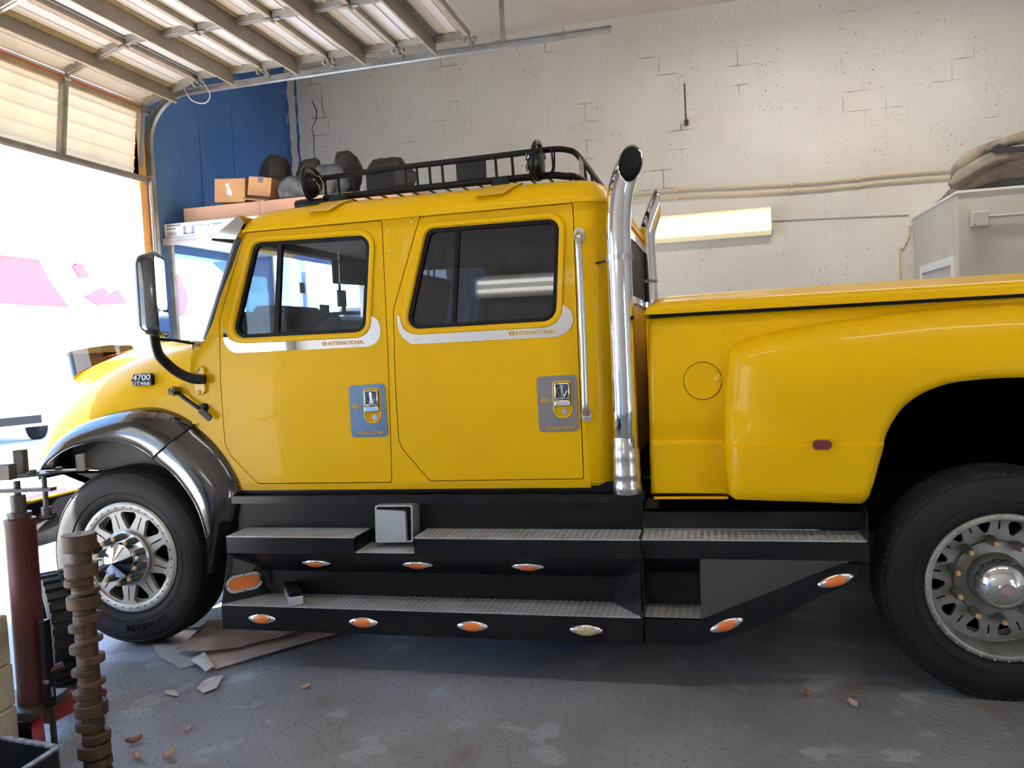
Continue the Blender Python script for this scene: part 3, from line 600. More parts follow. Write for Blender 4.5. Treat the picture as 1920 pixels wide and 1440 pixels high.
# ------------------------------------------------------------------ storage rack by the jamb
rk = thing('storage_rack', (-3.6, 3.4, 0), 'storage rack with a long shelf board beside the blue wall', 'rack')
MB().box(XL+0.01, -2.4, 2.66, 4.2, 2.70, 2.735).box(XL+0.01, -2.4, 2.655, 2.685, 2.675, 2.70).build('shelf_board', SHELF, rk)
for x, y in ((-4.83, 2.72), (-2.45, 2.72), (-3.6, 4.15), (-2.45, 4.15)):
    MB().box(x-0.02, x+0.02, y-0.02, y+0.02, 0, 2.70).build('upright', GALV, rk)
wc = thing('flat_carton', (-4.35, 2.75, 2.735), 'long white printed carton lying on the shelf edge', 'box')
MB().box(-4.86, -3.75, 2.68, 2.80, 2.737, 2.868).build('carton_body', PAPER, wc, bevel=0.006)
mb = MB(); yq = 2.677
mb.box(-4.66, -4.635, yq, 2.681, 2.765, 2.835).box(-4.575, -4.55, yq, 2.681, 2.765, 2.835).box(-4.66, -4.55, yq, 2.681, 2.76, 2.772).box(-4.55, -4.40, yq, 2.681, 2.829, 2.835).box(-4.40, -4.394, yq, 2.681, 2.812, 2.835).box(-4.48, -4.474, yq, 2.681, 2.812, 2.83)
mb.box(-4.36, -4.26, yq, 2.681, 2.822, 2.838).box(-4.275, -4.272, yq, 2.681, 2.76, 2.83)
mb.build('printed_picture', INK, wc)
mb = MB(); random.seed(5)
for z, x0, n in ((2.848, -4.83, 8), (2.82, -4.835, 6)):
    x = x0
    for _ in range(n):
        w = random.uniform(0.008, 0.018); mb.box(x, x+w, yq, 2.681, z-0.006, z+0.006*random.uniform(0.4, 1)); x += w+0.004
for z in (2.785, 2.775, 2.765): mb.box(-4.83, -4.74, yq, 2.681, z-0.0015, z+0.0015)
mb.build('printed_text', INKD, wc)
kb = thing('long_carton', (-3.7, 3.1, 2.735), 'long pale kraft carton on the shelf behind the white carton', 'box')
MB().box(-4.76, -2.5, 2.84, 3.32, 2.737, 3.025).build('carton_body', PINK, kb, bevel=0.006)
MB().box(-3.972, -3.968, 2.838, 2.842, 2.74, 3.02).build('seam', CARD, kb)
def carton(label, x0, x1, y0, y1, z0, z1, rot=0, tilt=0):
    cx, cy = (x0+x1)/2, (y0+y1)/2; M = Matrix.Translation((cx, cy, z0)) @ Matrix.Rotation(rot, 4, 'Z') @ Matrix.Rotation(tilt, 4, 'Y'); hx, hy, h = (x1-x0)/2, (y1-y0)/2, z1-z0
    r = thing('brown_carton', (cx, cy, z0), label, 'box', 'brown cartons on the rack')
    MB().box(-hx, hx, -hy, hy, 0, h, M).build('carton_body', CARD, r, bevel=0.004)
    return r, M, hx, hy, h
r, M, hx, hy, h = carton('brown shipping carton with white labels on the kraft carton', -4.44, -4.13, 2.86, 3.05, 3.045, 3.26, 0.03, 0.07)
MB().box(-0.03, -0.005, -hy-0.002, -hy+0.002, 0.07, 0.13, M).box(0.015, 0.05, -hy-0.002, -hy+0.002, 0.05, 0.17, M @ Matrix.Rotation(-0.35, 4, 'Y')).build('paper_label', PAPER, r)
r, M, hx, hy, h = carton('opened brown carton with torn flap beside the labelled carton', -4.10, -3.86, 2.86, 3.02, 3.075, 3.245, -0.05, 0.17)
MB().box(-0.02, 0.03, -hy-0.003, -hy+0.002, h-0.05, h+0.004, M).build('torn_hole', INKD, r)
MB().box(-hx, hx, -hy-0.09, -hy, 0.0, 0.006, M @ Matrix.Rotation(0.3, 4, 'X')).build('flap', CARD, r)
def bag(name, label, cat, c, s, material, seed, sq=1.0, grp=None):
    """lumpy stuffed bag"""
    random.seed(seed); mb = MB(); ph = [random.uniform(0, 6.28) for _ in range(8)]; rings = []; nl, ns = 14, 26
    for i in range(nl+1):
        a = pi*i/nl; rings.append([])
        for k in range(ns):
            b = 2*pi*k/ns; d = 1+0.13*sin(3*b+ph[0]+2*a)+0.10*sin(5*b+ph[1]-3*a)+0.08*sin(4*a+ph[2]+b)+0.05*sin(9*b+ph[3])+0.035*sin(13*b+7*a+ph[6])+0.03*sin(17*a-4*b+ph[7])
            q = max(0.0, sin(a))**0.6; x, y, z = q*cos(b)*d, q*sin(b)*d, -cos(a)*(1+0.12*sin(a)*sin(2*b+ph[4]))+0.14*sin(a)*sin(3*b+ph[5])
            z = max(z, -0.72)
            rings[-1].append((c[0]+s[0]*x, c[1]+s[1]*y, c[2]+s[2]*(z+0.72)))
    mb.ring_strip(rings)
    return tag(mb.build(name, material, angle=60), label, cat, grp)
G = 'bundles heaped on the rack'
bag('stuffed_bag', 'dark brown stuffed bag nearest the blue wall on the rack', 'bag', (-3.99, 3.21, 3.03), (0.14, 0.09, 0.28), BAGD, 21, grp=G)
bag('plastic_bundle', 'blue grey plastic bundle in front of the dark bag', 'bundle', (-3.66, 2.93, 3.03), (0.14, 0.06, 0.12), BAGG, 22, grp=G)
bag('stuffed_bag', 'dark lumpy bag behind the front hoop of the roof rack', 'bag', (-3.63, 3.21, 3.03), (0.14, 0.09, 0.24), BAGD, 23, grp=G)
bag('plastic_bundle', 'grey plastic bundle with white scraps behind the rack bars', 'bundle', (-3.30, 2.93, 3.03), (0.14, 0.06, 0.16), BAGG, 24, grp=G)
bag('stuffed_bag', 'dark brown bag peaking highest above the rack rail', 'bag', (-3.27, 3.21, 3.03), (0.14, 0.09, 0.26), BAGD, 25, grp=G)
bag('stuffed_bag', 'black bag sloping down behind the dark plates of the rack', 'bag', (-2.84, 3.21, 3.03), (0.21, 0.09, 0.20), BAGD, 26, grp=G)
# cyan meter box on the blue wall
r = thing('meter_box', (XL, 4.05, 2.1), 'bright cyan electric box on the blue wall seen through the vent window', 'electric box')
MB().box(XL, XL+0.12, 3.80, 4.26, 1.95, 2.48).build('box_body', CYAN, r, bevel=0.01)
MB().box(XL+0.12, XL+0.128, 3.84, 4.20, 2.0, 2.41).build('box_door', CYAN, r)

# ------------------------------------------------------------------ outside, across the yard
nb = thing('white_building', (-21, 18, 0), 'overexposed white building across the yard', 'building')
MB().box(-30, -20, -8, 44, -0.03, 5.0).build('wall', BWALL, nb)
MB().box(-20.5, -19.8, -8, 44, 4.9, 5.15).build('parapet', BWALL, nb)
MB().prism([(-20.0, 3.5), (-19.4, 3.25), (-19.4, 3.18), (-20.0, 3.18)], 4.0, 16.9).build('awning', BWALL, nb)
def patch(pts, material=REDW, name='red_sign'):
    MB().plate(pts, [], -19.99, -19.9, axis='x').build(name, material, nb, flat=True)
patch([(12.5, 3.55), (18.3, 3.5), (17.9, 3.9), (17.5, 4.4), (17.2, 4.9), (12.5, 4.85)])
patch([(19.05, 3.85), (19.6, 3.6), (21.0, 3.7), (20.6, 4.15), (20.2, 3.95), (19.9, 4.2)])
patch([(18.6, 4.8), (18.9, 4.45), (19.3, 4.5), (19.0, 4.9), (19.1, 5.1)])
patch([(22.6, 3.45), (23.5, 3.1), (23.5, 4.5), (23.2, 4.3), (22.9, 3.9)])
patch([(23.9, 3.3), (24.2, 3.4), (24.5, 4.1), (24.1, 4.7), (23.9, 5.2)])
car = thing('parked_car', (-16.6, 11.6, 0), 'white parked car outside in the glare beyond the doorway', 'car')
Mc = Matrix.Translation((-16.9, 11.6, -0.03)) @ Matrix.Rotation(radians(-20), 4, 'Z')
prof = smooth([(2.2, 0.35), (2.25, 0.62), (2.1, 0.82), (1.2, 0.98), (0.95, 1.02), (0.25, 1.42), (-0.9, 1.45), (-1.7, 1.05), (-2.2, 0.95), (-2.25, 0.4)], 5)
mb = MB(); rings = []
for yy, sc in ((-0.88, 0.90), (-0.84, 0.97), (-0.6, 1.0), (0.6, 1.0), (0.84, 0.97), (0.88, 0.90)):
    rings.append([Mc @ Vector((p[0]*sc, yy*(1 if p[1] < 1.0 else 0.85), 0.35+(p[1]-0.35)*sc)) for p in prof])
mb.ring_strip(rings); mb.build('car_body', WHT, car, angle=50)
MB().box(2.2, 2.27, -0.5, 0.5, 0.42, 0.60, Mc).build('grille', BKS, car)
MB().box(2.1, 2.24, -0.80, -0.55, 0.62, 0.74, Mc).build('headlight', CHD, car); MB().box(2.1, 2.24, 0.55, 0.80, 0.62, 0.74, Mc).build('headlight', CHD, car)
MB().box(0.30, 0.95, -0.66, 0.66, 1.08, 1.10, Mc @ Matrix.Translation((0.0, 0, 0.12)) @ Matrix.Rotation(0.5, 4, 'Y')).build('windscreen', TINT, car)
for x in (1.4, -1.4):
    for s in (-1, 1): MB().cyl(Mc @ Vector((x, s*0.70, 0.33)), Mc @ Vector((x, s*0.90, 0.33)), 0.33, 24).build('wheel', RUB, car)
# ================================================================== THE TRUCK
TW = 2.28                                           # cab width
truck = thing('pickup_truck', (-0.8, 1.1, 0), 'yellow crew-cab heavy pickup truck with chrome stacks and black running boards', 'truck')
def cabY(x, z): return 0.016*((z-1.5)/0.8)**2
def farY(x, z): return -cabY(x, z)
FD = fillet([(-2.420,2.278),(-2.601,1.824),(-2.618,1.478),(-2.618,1.148),(-2.587,1.083),(-2.436,0.931),(-1.663,0.931),(-1.641,1.60),(-1.639,2.278)], [0.02,0,0,0.1,0.06,0.02,0.01,0,0.01])
RD = fillet([(-1.428,2.279),(-1.594,1.818),(-1.605,1.440),(-1.605,1.150),(-1.587,1.103),(-1.449,0.937),(-0.656,0.940),(-0.651,1.613),(-0.648,2.278)], [0.01,0.15,0,0.1,0.05,0.02,0.01,0,0.01])
FW = fillet([(-2.535,1.720),(-2.370,2.225),(-1.705,2.213),(-1.756,1.716)], [0.06,0.06,0.06,0.06], 7)
RW = fillet([(-1.538,1.716),(-1.395,2.218),(-0.714,2.214),(-0.752,1.718)], [0.06,0.055,0.055,0.07], 7)
# --- cab shell
outl = [(-2.455,2.30),(-2.53,2.10),(-2.64,1.824),(-2.70,1.72),(-2.765,1.69),(-2.796,1.631),(-2.812,1.45),(-2.815,1.25),(-2.692,1.135),(-2.604,0.98),(-2.562,0.892),(-0.62,0.894),(-0.62,2.30)]
cab = MB().plate(outl, [grow(FD, 0.005), grow(RD, 0.005)], 0.0, 0.03, fn=cabY, step=0.12).build('cab_shell', Y, truck)
MB().plate(outl, [grow(FW, 0.01), grow(RW, 0.01)], TW, TW-0.03, fn=farY).build('side_panel', Y, cab)
# rounded rear corners and rear wall
pl = [(-0.62, 0.0)]+[(-0.62+0.15*sin(a), 0.15-0.15*cos(a)) for a in [pi/2*i/9 for i in range(1, 10)]]
pl += [(-0.47, 0.5), (-0.47, TW-0.5)]+[(x, TW-y) for x, y in pl[::-1]]
mb = MB(); rows = []
for z, ins in ((0.893, 0.03), (0.90, 0.012), (0.92, 0.0), (1.3, 0.0), (1.7, 0), (2.1, 0), (2.30, 0)):
    rows.append([(x-ins*(1 if x > -0.61 else 0), y+(cabY(0, z) if y < TW/2 else -cabY(0, z))*(1 if x < -0.5 else 0)+(ins if y < 0.1 else 0), z) for x, y in pl])
mb.ring_strip(rows, False, False); mb.build('cab_back_wall', Y, cab, angle=60)
MB().plate(fillet([(0.3, 1.86), (TW-0.3, 1.86), (TW-0.3, 2.2), (0.3, 2.2)], 0.08), [], -0.472, -0.462, axis='x').build('back_window', SEAL, cab)
MB().plate(fillet([(0.26, 1.82), (TW-0.26, 1.82), (TW-0.26, 2.24), (0.26, 2.24)], 0.1), [fillet([(0.3, 1.86), (TW-0.3, 1.86), (TW-0.3, 2.2), (0.3, 2.2)], 0.08)], -0.475, -0.455, axis='x').build('back_window_frame', CH, cab)
MB().box(-2.62, -0.5, 0.03, TW-0.03, 0.87, 0.92).build('cab_floor', BKS, cab)
MB().prism([(-2.80, 0.95), (-2.62, 0.90), (-2.62, 1.60), (-2.72, 1.705), (-2.80, 1.69)], 0.03, TW-0.03).build('firewall', BKS, cab)
# inner trim
MB().plate([(-2.40,2.26),(-2.66,1.75),(-2.66,1.2),(-2.5,0.95),(-0.64,0.95),(-0.60,2.26)], [grow(FW, 0.012), grow(RW, 0.012)], 0.055, 0.075).build('door_trim', TRIM, cab)
MB().plate([(-2.40,2.26),(-2.66,1.75),(-2.66,1.2),(-2.5,0.95),(-0.64,0.95),(-0.60,2.26)], [grow(FW, 0.012), grow(RW, 0.012)], TW-0.075, TW-0.055).build('door_trim', TRIM, cab)
MB().box(-2.38, -0.5, 0.08, TW-0.08, 2.262, 2.275).build('headliner', LGT, cab)
MB().box(-0.50, -0.48, 0.16, TW-0.16, 0.93, 2.26).build('cab_trim', TRIM, cab)
# windscreen
mb = MB(); P = [(-2.46, 2.275), (-2.70, 1.715)]
mb.ring_strip([[(-2.462, 0.05, 2.275), (-2.70, 0.05, 1.715), (-2.694, 0.05, 1.712), (-2.456, 0.05, 2.272)], [(-2.49, 0.6, 2.275), (-2.74, 0.6, 1.715), (-2.734, 0.6, 1.712), (-2.484, 0.6, 2.272)],
               [(-2.49, TW-0.6, 2.275), (-2.74, TW-0.6, 1.715), (-2.734, TW-0.6, 1.712), (-2.484, TW-0.6, 2.272)], [(-2.462, TW-0.05, 2.275), (-2.70, TW-0.05, 1.715), (-2.694, TW-0.05, 1.712), (-2.456, TW-0.05, 2.272)]])
ws = mb.build('windscreen', GLA, truck)
MB().box(-2.50, -2.44, 0.04, TW-0.04, 2.235, 2.29).build('windscreen_header', TRIM, ws)
for s, yy in ((1, 0.03), (-1, TW-0.03)):
    MB().tube([(-2.46, yy, 2.26), (-2.70, yy, 1.72)], 0.028, 8).build('windscreen_pillar', TRIM, ws)
# --- roof
xs = [(-2.452, 0.0), (-2.44, 0.30), (-2.415, 0.58), (-2.37, 0.80), (-2.29, 0.93), (-2.1, 0.985), (-1.7, 1.0), (-1.1, 1.0), (-0.72, 0.985), (-0.62, 0.95), (-0.56, 0.88), (-0.51, 0.72), (-0.475, 0.45), (-0.458, 0.15), (-0.455, 0.0)]
sec_ = [(-0.014, 2.281), (-0.016, 2.30), (-0.006, 2.315), (0.004, 2.335), (0.03, 2.372), (0.075, 2.398), (0.15, 2.418), (0.35, 2.436), (0.7, 2.448), (TW/2, 2.452)]
sec_ = sec_+[(TW-y, z) for y, z in sec_[-2::-1]]
mb = MB(); rings = []
for x, g in xs:
    ins = 0.0
    if x > -0.62: ins = 0.155-sqrt(max(0, 0.155**2-min(0.155, x+0.62)**2))
    if x < -2.40: ins = 0.05*(min(1, (-2.40-x)/0.05))**2
    rings.append([(x, y+(ins if y < TW/2 else -ins)*max(0, 1-abs(min(y, TW-y))/0.4), 2.281+(z-2.281)*g if z > 2.281 else z) for y, z in sec_])
mb.ring_strip(rings); mb.build('roof', Y, truck, angle=70)
for x0, x1 in ((-2.035, -1.915), (-1.125, -0.985)):
    mb = MB(); mb.ring_strip([[(x0, -0.016, 2.352), (x0+0.008, 0.02, 2.378), (x0+0.008, 0.14, 2.425), (x0+0.008, 0.14, 2.418), (x0, 0.0, 2.35)], [(x1, -0.016, 2.352), (x1+0.045, 0.02, 2.386), (x1+0.07, 0.14, 2.428), (x1+0.07, 0.14, 2.418), (x1, 0.0, 2.35)]])
    mb.build('roof_mount_foot', YD, truck)
for x, z in ((-1.60, 2.225), (-1.475, 2.262), (-1.622, 1.30), (-1.60, 2.12)): MB().cyl((x, cabY(0, z)-0.004, z), (x, cabY(0, z)+0.01, z), 0.006, 10).build('trim_screw', CHD, cab)
MB().box(-2.55, -0.55, -0.008, 0.0, 0.925, 0.927).build('sill_seam', YD, cab)

# --- doors
def logo(mb, cx, cz, w, h, y0, y1, slit=0.16):
    for s in (-1, 1):
        mb.plate([(cx+s*w/2, cz), (cx+s*w*slit*0.25, cz+h/2*(1-slit*0.5)), (cx+s*w*slit*0.75, cz-h/2*(1-slit*0.9))], [], y0, y1)
    return mb
def door_part(outline, win, div, strip, plate_pts, hx, txt, lock):
    d = MB().plate(outline, [win], 0.0, 0.03, fn=cabY, step=0.12).build('door', Y, truck)
    MB().plate(grow(win, 0.030), [grow(win, 0.004)], -0.010, 0.0, fn=cabY).build('window_surround', Y, d, bevel=0.008)
    MB().plate(win, [grow(win, -0.020)], 0.004, 0.030, fn=cabY).build('window_seal', SEAL, d)
    MB().plate(grow(win, -0.012), [], 0.018, 0.022, fn=cabY).build('window_pane', div[2], d)
    MB().plate(div[0], [], 0.006, 0.03, fn=cabY).build('window_divider', SEAL, d)
    st = MB().plate(strip, [], -0.0035, 0.0, fn=cabY, step=0.1).build('mirror_strip', MIR, d)
    text_obj('INTERNATIONAL', 'lettering', LET, d, txt[0], txt[1], txt[2], txt[3], cabY(0, 1.66)-0.0037, 0.0012, fat=0.02)
    logo(MB(), txt[0]-0.022, (txt[2]+txt[3])/2, 0.034, 0.034, cabY(0, 1.66)-0.0045, cabY(0, 1.66)-0.003).build('diamond_mark', LET, d)
    # handle plate with cut-out
    px0, px1, pz0, pz1 = plate_pts
    rec = fillet([(hx-0.052, 1.236), (hx+0.046, 1.240), (hx+0.048, 1.428), (hx-0.053, 1.424)], [0.045, 0.045, 0.02, 0.02])
    hp = MB().plate(fillet([(px0, pz0), (px1, pz0+0.002), (px1, pz1+0.004), (px0, pz1)], 0.022), [rec], -0.003, 0.0, fn=cabY).build('handle_plate', MIRD, d)
    MB().plate(grow(rec, -0.001), [grow(rec, -0.008)], -0.008, 0.004, fn=cabY).build('handle_cup_rim', YD, d, bevel=0.003)
    h = MB().box(hx-0.040, hx+0.036, -0.022, 0.004, 1.334, 1.415).box(hx-0.040, hx+0.037, -0.028, 0.004, 1.300, 1.330).build('door_handle', CH, d, bevel=0.006)
    MB().box(hx-0.033, hx+0.029, -0.0235, -0.02, 1.342, 1.408).build('emblem_field', BK, h)
    mb = MB()
    for a, b in (((-0.028, 1.375), (-0.003, 1.404)), ((-0.003, 1.404), (0.0, 1.346)), ((-0.028, 1.375), (-0.006, 1.346)), ((0.003, 1.404), (0.026, 1.375)), ((0.026, 1.375), (0.010, 1.346)), ((0.003, 1.404), (0.010, 1.346))):
        mb.tube([(hx-0.002+a[0], -0.024, a[1]), (hx-0.002+b[0], -0.024, b[1])], 0.0022, 6)
    mb.build('emblem', CH, h)
    MB().lathe([(0.001, -0.006), (0.008, -0.006), (0.009, -0.003), (0.015, -0.003), (0.016, 0.004)], (lock, 0.0, 1.273), 'y', 18).build('lock_cylinder', CHD, d)
    text_obj('INTERNATIONAL', 'lettering', LET, d, hx-0.098, hx+0.050, 1.184, 1.202, cabY(0, 1.2)-0.0032, 0.001, fat=0.02)
    logo(MB(), hx-0.095, 1.329, 0.044, 0.040, cabY(0, 1.33)-0.0042, cabY(0, 1.33)-0.0028).build('diamond_mark', LET, d)
    return d
FS = smooth([(-2.583,1.799),(-2.582,1.715),(-2.556,1.666),(-2.514,1.642)], 5)+smooth([(-1.741,1.639),(-1.690,1.665),(-1.671,1.716),(-1.684,1.773),(-1.719,1.795)], 5)+smooth([(-1.727,1.747),(-1.756,1.706),(-1.800,1.691)], 5)+smooth([(-2.486,1.693),(-2.546,1.713),(-2.569,1.763)], 5)
RS = smooth([(-1.578,1.798),(-1.572,1.722),(-1.548,1.673),(-1.503,1.640)], 5)+smooth([(-0.744,1.640),(-0.693,1.668),(-0.668,1.712),(-0.677,1.761),(-0.713,1.796)], 5)+smooth([(-0.727,1.745),(-0.752,1.71),(-0.788,1.694)], 5)+smooth([(-1.500,1.691),(-1.545,1.720),(-1.564,1.785)], 5)
fd = door_part(FD, FW, ([(-2.236,2.224),(-2.209,2.223),(-2.260,1.72),(-2.287,1.72)], None, GLA), FS, (-1.868, -1.664, 1.168, 1.441), -1.737, (-1.966, -1.764, 1.655, 1.676), -1.730)
rd = door_part(RD, RW, ([(-1.244,2.217),(-1.222,2.217),(-1.271,1.718),(-1.292,1.718)], None, TINT), RS, (-0.863, -0.664, 1.173, 1.448), -0.734, (-0.955, -0.760, 1.658, 1.678), -0.731)
# far windows
for w, mt in ((FW, GLA), (RW, TINT)): MB().plate(grow(w, 0.012), [], TW-0.025, TW-0.02).build('window_pane', mt, cab)
# grab handle
g = MB().tube(smooth([(-0.617, -0.02, 2.12), (-0.616, -0.055, 2.10), (-0.615, -0.06, 1.95), (-0.614, -0.06, 1.6), (-0.617, -0.06, 1.42), (-0.619, -0.055, 1.285), (-0.620, -0.02, 1.262)], 6), 0.0165, 16).build('grab_handle', CHD, truck)
MB().plate(fillet([(-0.643, 2.085), (-0.593, 2.085), (-0.593, 2.155), (-0.643, 2.155)], 0.02), [], -0.012, 0.012).build('mounting_foot', STS, g, bevel=0.003)
MB().plate(fillet([(-0.645, 1.222), (-0.597, 1.222), (-0.597, 1.285), (-0.645, 1.285)], 0.022), [], -0.014, 0.008).build('mounting_foot', CHD, g, bevel=0.003)
for x, z in ((-0.618, 2.138), (-0.621, 1.243)): MB().lathe([(0.001, -0.024), (0.008, -0.022), (0.012, -0.012)], (x, 0.0, z), 'y', 14).build('mounting_bolt', CH, g)
# visor
mb = MB(); r1 = []; r2 = []
for i in range(13):
    t = i/12; yy = -0.02+t*(TW+0.04); bow_ = 0.09*sin(pi*t)
    r1.append((-2.43-bow_*0.4, yy, 2.372)); r2.append((-2.60-bow_, yy, 2.262))
mb.ring_strip([r1, r2, [(x-0.004, y, z-0.012) for x, y, z in r2], [(x-0.004, y, z-0.012) for x, y, z in r1], r1], False, False)
mb.quad([(-2.43, -0.022, 2.372), (-2.604, -0.022, 2.262), (-2.46, -0.022, 2.245), (-2.40, -0.022, 2.33)])
mb.build('sun_visor_shield', CH, truck, angle=60)

# --- cabin interior
def seat(x, y, name='seat'):
    s = MB().prism(fillet([(x-0.5, 1.25), (x+0.05, 1.22), (x+0.05, 1.38), (x-0.5, 1.43)], 0.05), y-0.26, y+0.26).build(name, SEAT, truck, bevel=0.03)
    MB().prism(fillet([(x-0.06, 1.36), (x+0.06, 1.36), (x+0.20, 2.02), (x+0.08, 2.03)], 0.05), y-0.25, y+0.25).build('backrest', SEAT, s, bevel=0.05)
    MB().prism(fillet([(x+0.08, 2.08), (x+0.19, 2.08), (x+0.20, 2.25), (x+0.10, 2.255)], 0.04), y-0.15, y+0.15).build('headrest', SEAT, s, bevel=0.04)
    for dy in (-0.05, 0.05): MB().cyl((x+0.14, y+dy, 2.0), (x+0.14, y+dy, 2.1), 0.006, 8).build('headrest_post', CHD, s)
    return s
seat(-1.70, 0.52); seat(-1.62, 1.72)
s = MB().box(-1.15, -0.68, 0.12, TW-0.12, 1.15, 1.36).build('bench_seat', SEAT, truck, bevel=0.04)
MB().prism([(-0.72, 1.3), (-0.55, 1.3), (-0.50, 1.85), (-0.62, 1.87)], 0.12, TW-0.12).build('backrest', SEAT, s, bevel=0.04)
da = MB().prism(fillet([(-2.60, 1.10), (-2.36, 1.15), (-2.32, 1.60), (-2.40, 1.83), (-2.56, 1.875), (-2.64, 1.80)], [0, 0.05, 0.06, 0.06, 0.03, 0]), 0.09, TW-0.09).build('dashboard', TRIM, truck)
MB().prism(fillet([(-2.58, 1.83), (-2.38, 1.80), (-2.36, 1.86), (-2.42, 1.905), (-2.55, 1.905)], 0.03), 0.28, 0.78).build('instrument_hood', TRIM, da)
MB().box(-2.46, -2.34, 1.10, 1.16, 1.865, 1.885).cyl((-2.40, 1.13, 1.87), (-2.40, 1.13, 1.93), 0.015, 10).box(-2.42, -2.40, 1.08, 1.18, 1.92, 2.03).box(-2.45, -2.33, 1.02, 1.24, 1.868, 1.88).build('phone_mount', TRIM, da)
MB().box(-2.46, -2.45, 0.9, 1.02, 1.87, 1.93).build('dash_plaque', TRIM, da)
sw = MB().tube([(-2.31+0.215*sin(a)*0.56, 0.53+0.215*cos(a), 1.66+0.215*sin(a)*0.83) for a in [2*pi*i/32 for i in range(32)]], 0.014, 10, closed=True).build('steering_wheel', SEAL, truck)
for a in (0.3, pi-0.3, -pi/2): MB().tube([(-2.32, 0.53, 1.655), (-2.31+0.2*sin(a)*0.56, 0.53+0.2*cos(a), 1.66+0.2*sin(a)*0.83)], [0.02, 0.012], 8).build('spoke', CHD, sw)
MB().cyl((-2.30, 0.53, 1.665), (-2.5, 0.53, 1.55), 0.05, 16).build('steering_column', TRIM, sw)
M_ = Matrix.Translation((-2.40, 1.30, 2.16)) @ Matrix.Rotation(radians(74), 4, 'Z')
MB().box(-0.20, 0.20, -0.012, 0.012, -0.085, 0.085, M_).build('interior_visor', SEAL, truck, bevel=0.03, seg=3)
fr_ = MB().tube([(-2.33, 0.95, 2.262), (-2.335, 0.96, 2.16), (-2.34, 0.96, 2.05)], 0.004, 6).build('hanging_charm', WHT, truck)
random.seed(2); mb = MB()
for _ in range(26):
    a, b = random.uniform(0, 6.28), random.uniform(-1, 1); r_ = random.uniform(0.03, 0.055)
    mb.tube([(-2.335, 0.96, 2.20), (-2.335+r_*cos(a)*0.8, 0.96+r_*sin(a)*0.8, 2.20+r_*b)], [0.006, 0.002], 5)
mb.build('charm_tassel', SEAL, fr_)
MB().cyl((-2.34, 0.96, 2.06), (-2.342, 0.96, 1.98), 0.009, 8).build('charm_weight', SEAL, fr_)
MB().box(-2.645, -2.642, 1.0, 1.07, 2.02, 2.09).build('screen_sticker', GREYP, truck)

# --- hood and nose
HW = TW
st = {-2.82: [(.02,1.10),(.012,1.25),(.010,1.38),(.012,1.50),(.035,1.60),(.09,1.668),(.20,1.715),(.45,1.76),(.8,1.785),(1.14,1.795)],
      -3.05: [(.02,1.18),(.018,1.30),(.02,1.42),(.03,1.52),(.06,1.60),(.13,1.655),(.24,1.695),(.45,1.745),(.8,1.772),(1.14,1.78)],
      -3.30: [(.02,1.22),(.02,1.30),(.028,1.40),(.045,1.49),(.09,1.565),(.17,1.62),(.28,1.662),(.46,1.722),(.8,1.755),(1.14,1.765)],
      -3.60: [(.03,1.16),(.035,1.24),(.055,1.34),(.09,1.42),(.15,1.485),(.23,1.535),(.33,1.592),(.47,1.685),(.8,1.735),(1.14,1.745)],
      -3.85: [(.07,1.06),(.085,1.12),(.11,1.21),(.15,1.29),(.21,1.355),(.28,1.415),(.36,1.49),(.48,1.635),(.8,1.70),(1.14,1.71)],
      -4.00: [(.13,0.98),(.15,1.03),(.17,1.09),(.21,1.15),(.26,1.205),(.32,1.265),(.39,1.35),(.50,1.55),(.8,1.63),(1.14,1.64)],
      -4.06: [(.20,0.95),(.22,0.98),(.24,1.03),(.27,1.08),(.31,1.13),(.36,1.19),(.42,1.27),(.52,1.44),(.8,1.52),(1.14,1.53)]}
keys = sorted(st, reverse=True); mb = MB(); dense = []
for a in range(10):
    dense.append(smooth([(k, *st[k][a]) for k in keys], 5))
rings = []
for i in range(len(dense[0])):
    half = [dense[a][i] for a in range(10)]
    rings.append(half+[(x, HW-y, z) for x, y, z in half[-2::-1]])
mb.ring_strip(rings, False, False); mb.build('hood', Y, truck, angle=80)
ng = MB().plate([(0.22, 0.95), (HW-0.22, 0.95), (HW-0.42, 1.27), (HW-0.52, 1.44), (0.52, 1.44), (0.42, 1.27)], [], -4.055, -4.0, axis='x').build('grille_surround', Y, truck)
for k in range(9): MB().box(-4.075, -4.06, 0.55, HW-0.55, 1.0+0.045*k, 1.02+0.045*k).build('grille_bar', CH, ng)
MB().box(-4.22, -4.06, 0.05, HW-0.05, 0.50, 0.82).build('bumper', CH, truck, bevel=0.03)
# smoked bug shield
mb = MB()
sh = [(-3.50, 0.43, 1.712, 1.726), (-3.65, 0.43, 1.668, 1.735), (-3.8, 0.43, 1.62, 1.725), (-3.92, 0.43, 1.575, 1.712), (-3.985, 0.45, 1.545, 1.70), (-4.03, 0.55, 1.53, 1.69), (-4.045, 0.9, 1.56, 1.70), (-4.045, HW-0.9, 1.56, 1.70), (-4.03, HW-0.55, 1.53, 1.69), (-3.985, HW-0.45, 1.545, 1.70), (-3.8, HW-0.43, 1.62, 1.725), (-3.5, HW-0.43, 1.712, 1.726)]
mb.ring_strip([[(x, y, z0-0.01), (x-0.01, y-0.01 if y < 1.1 else y+0.01, z1), (x-0.004, y-0.004 if y < 1.1 else y+0.004, z1), (x+0.006, y+0.006 if y < 1.1 else y-0.006, z0-0.01)] for x, y, z0, z1 in sh])
mb.build('bug_shield', BUG, truck, angle=60)
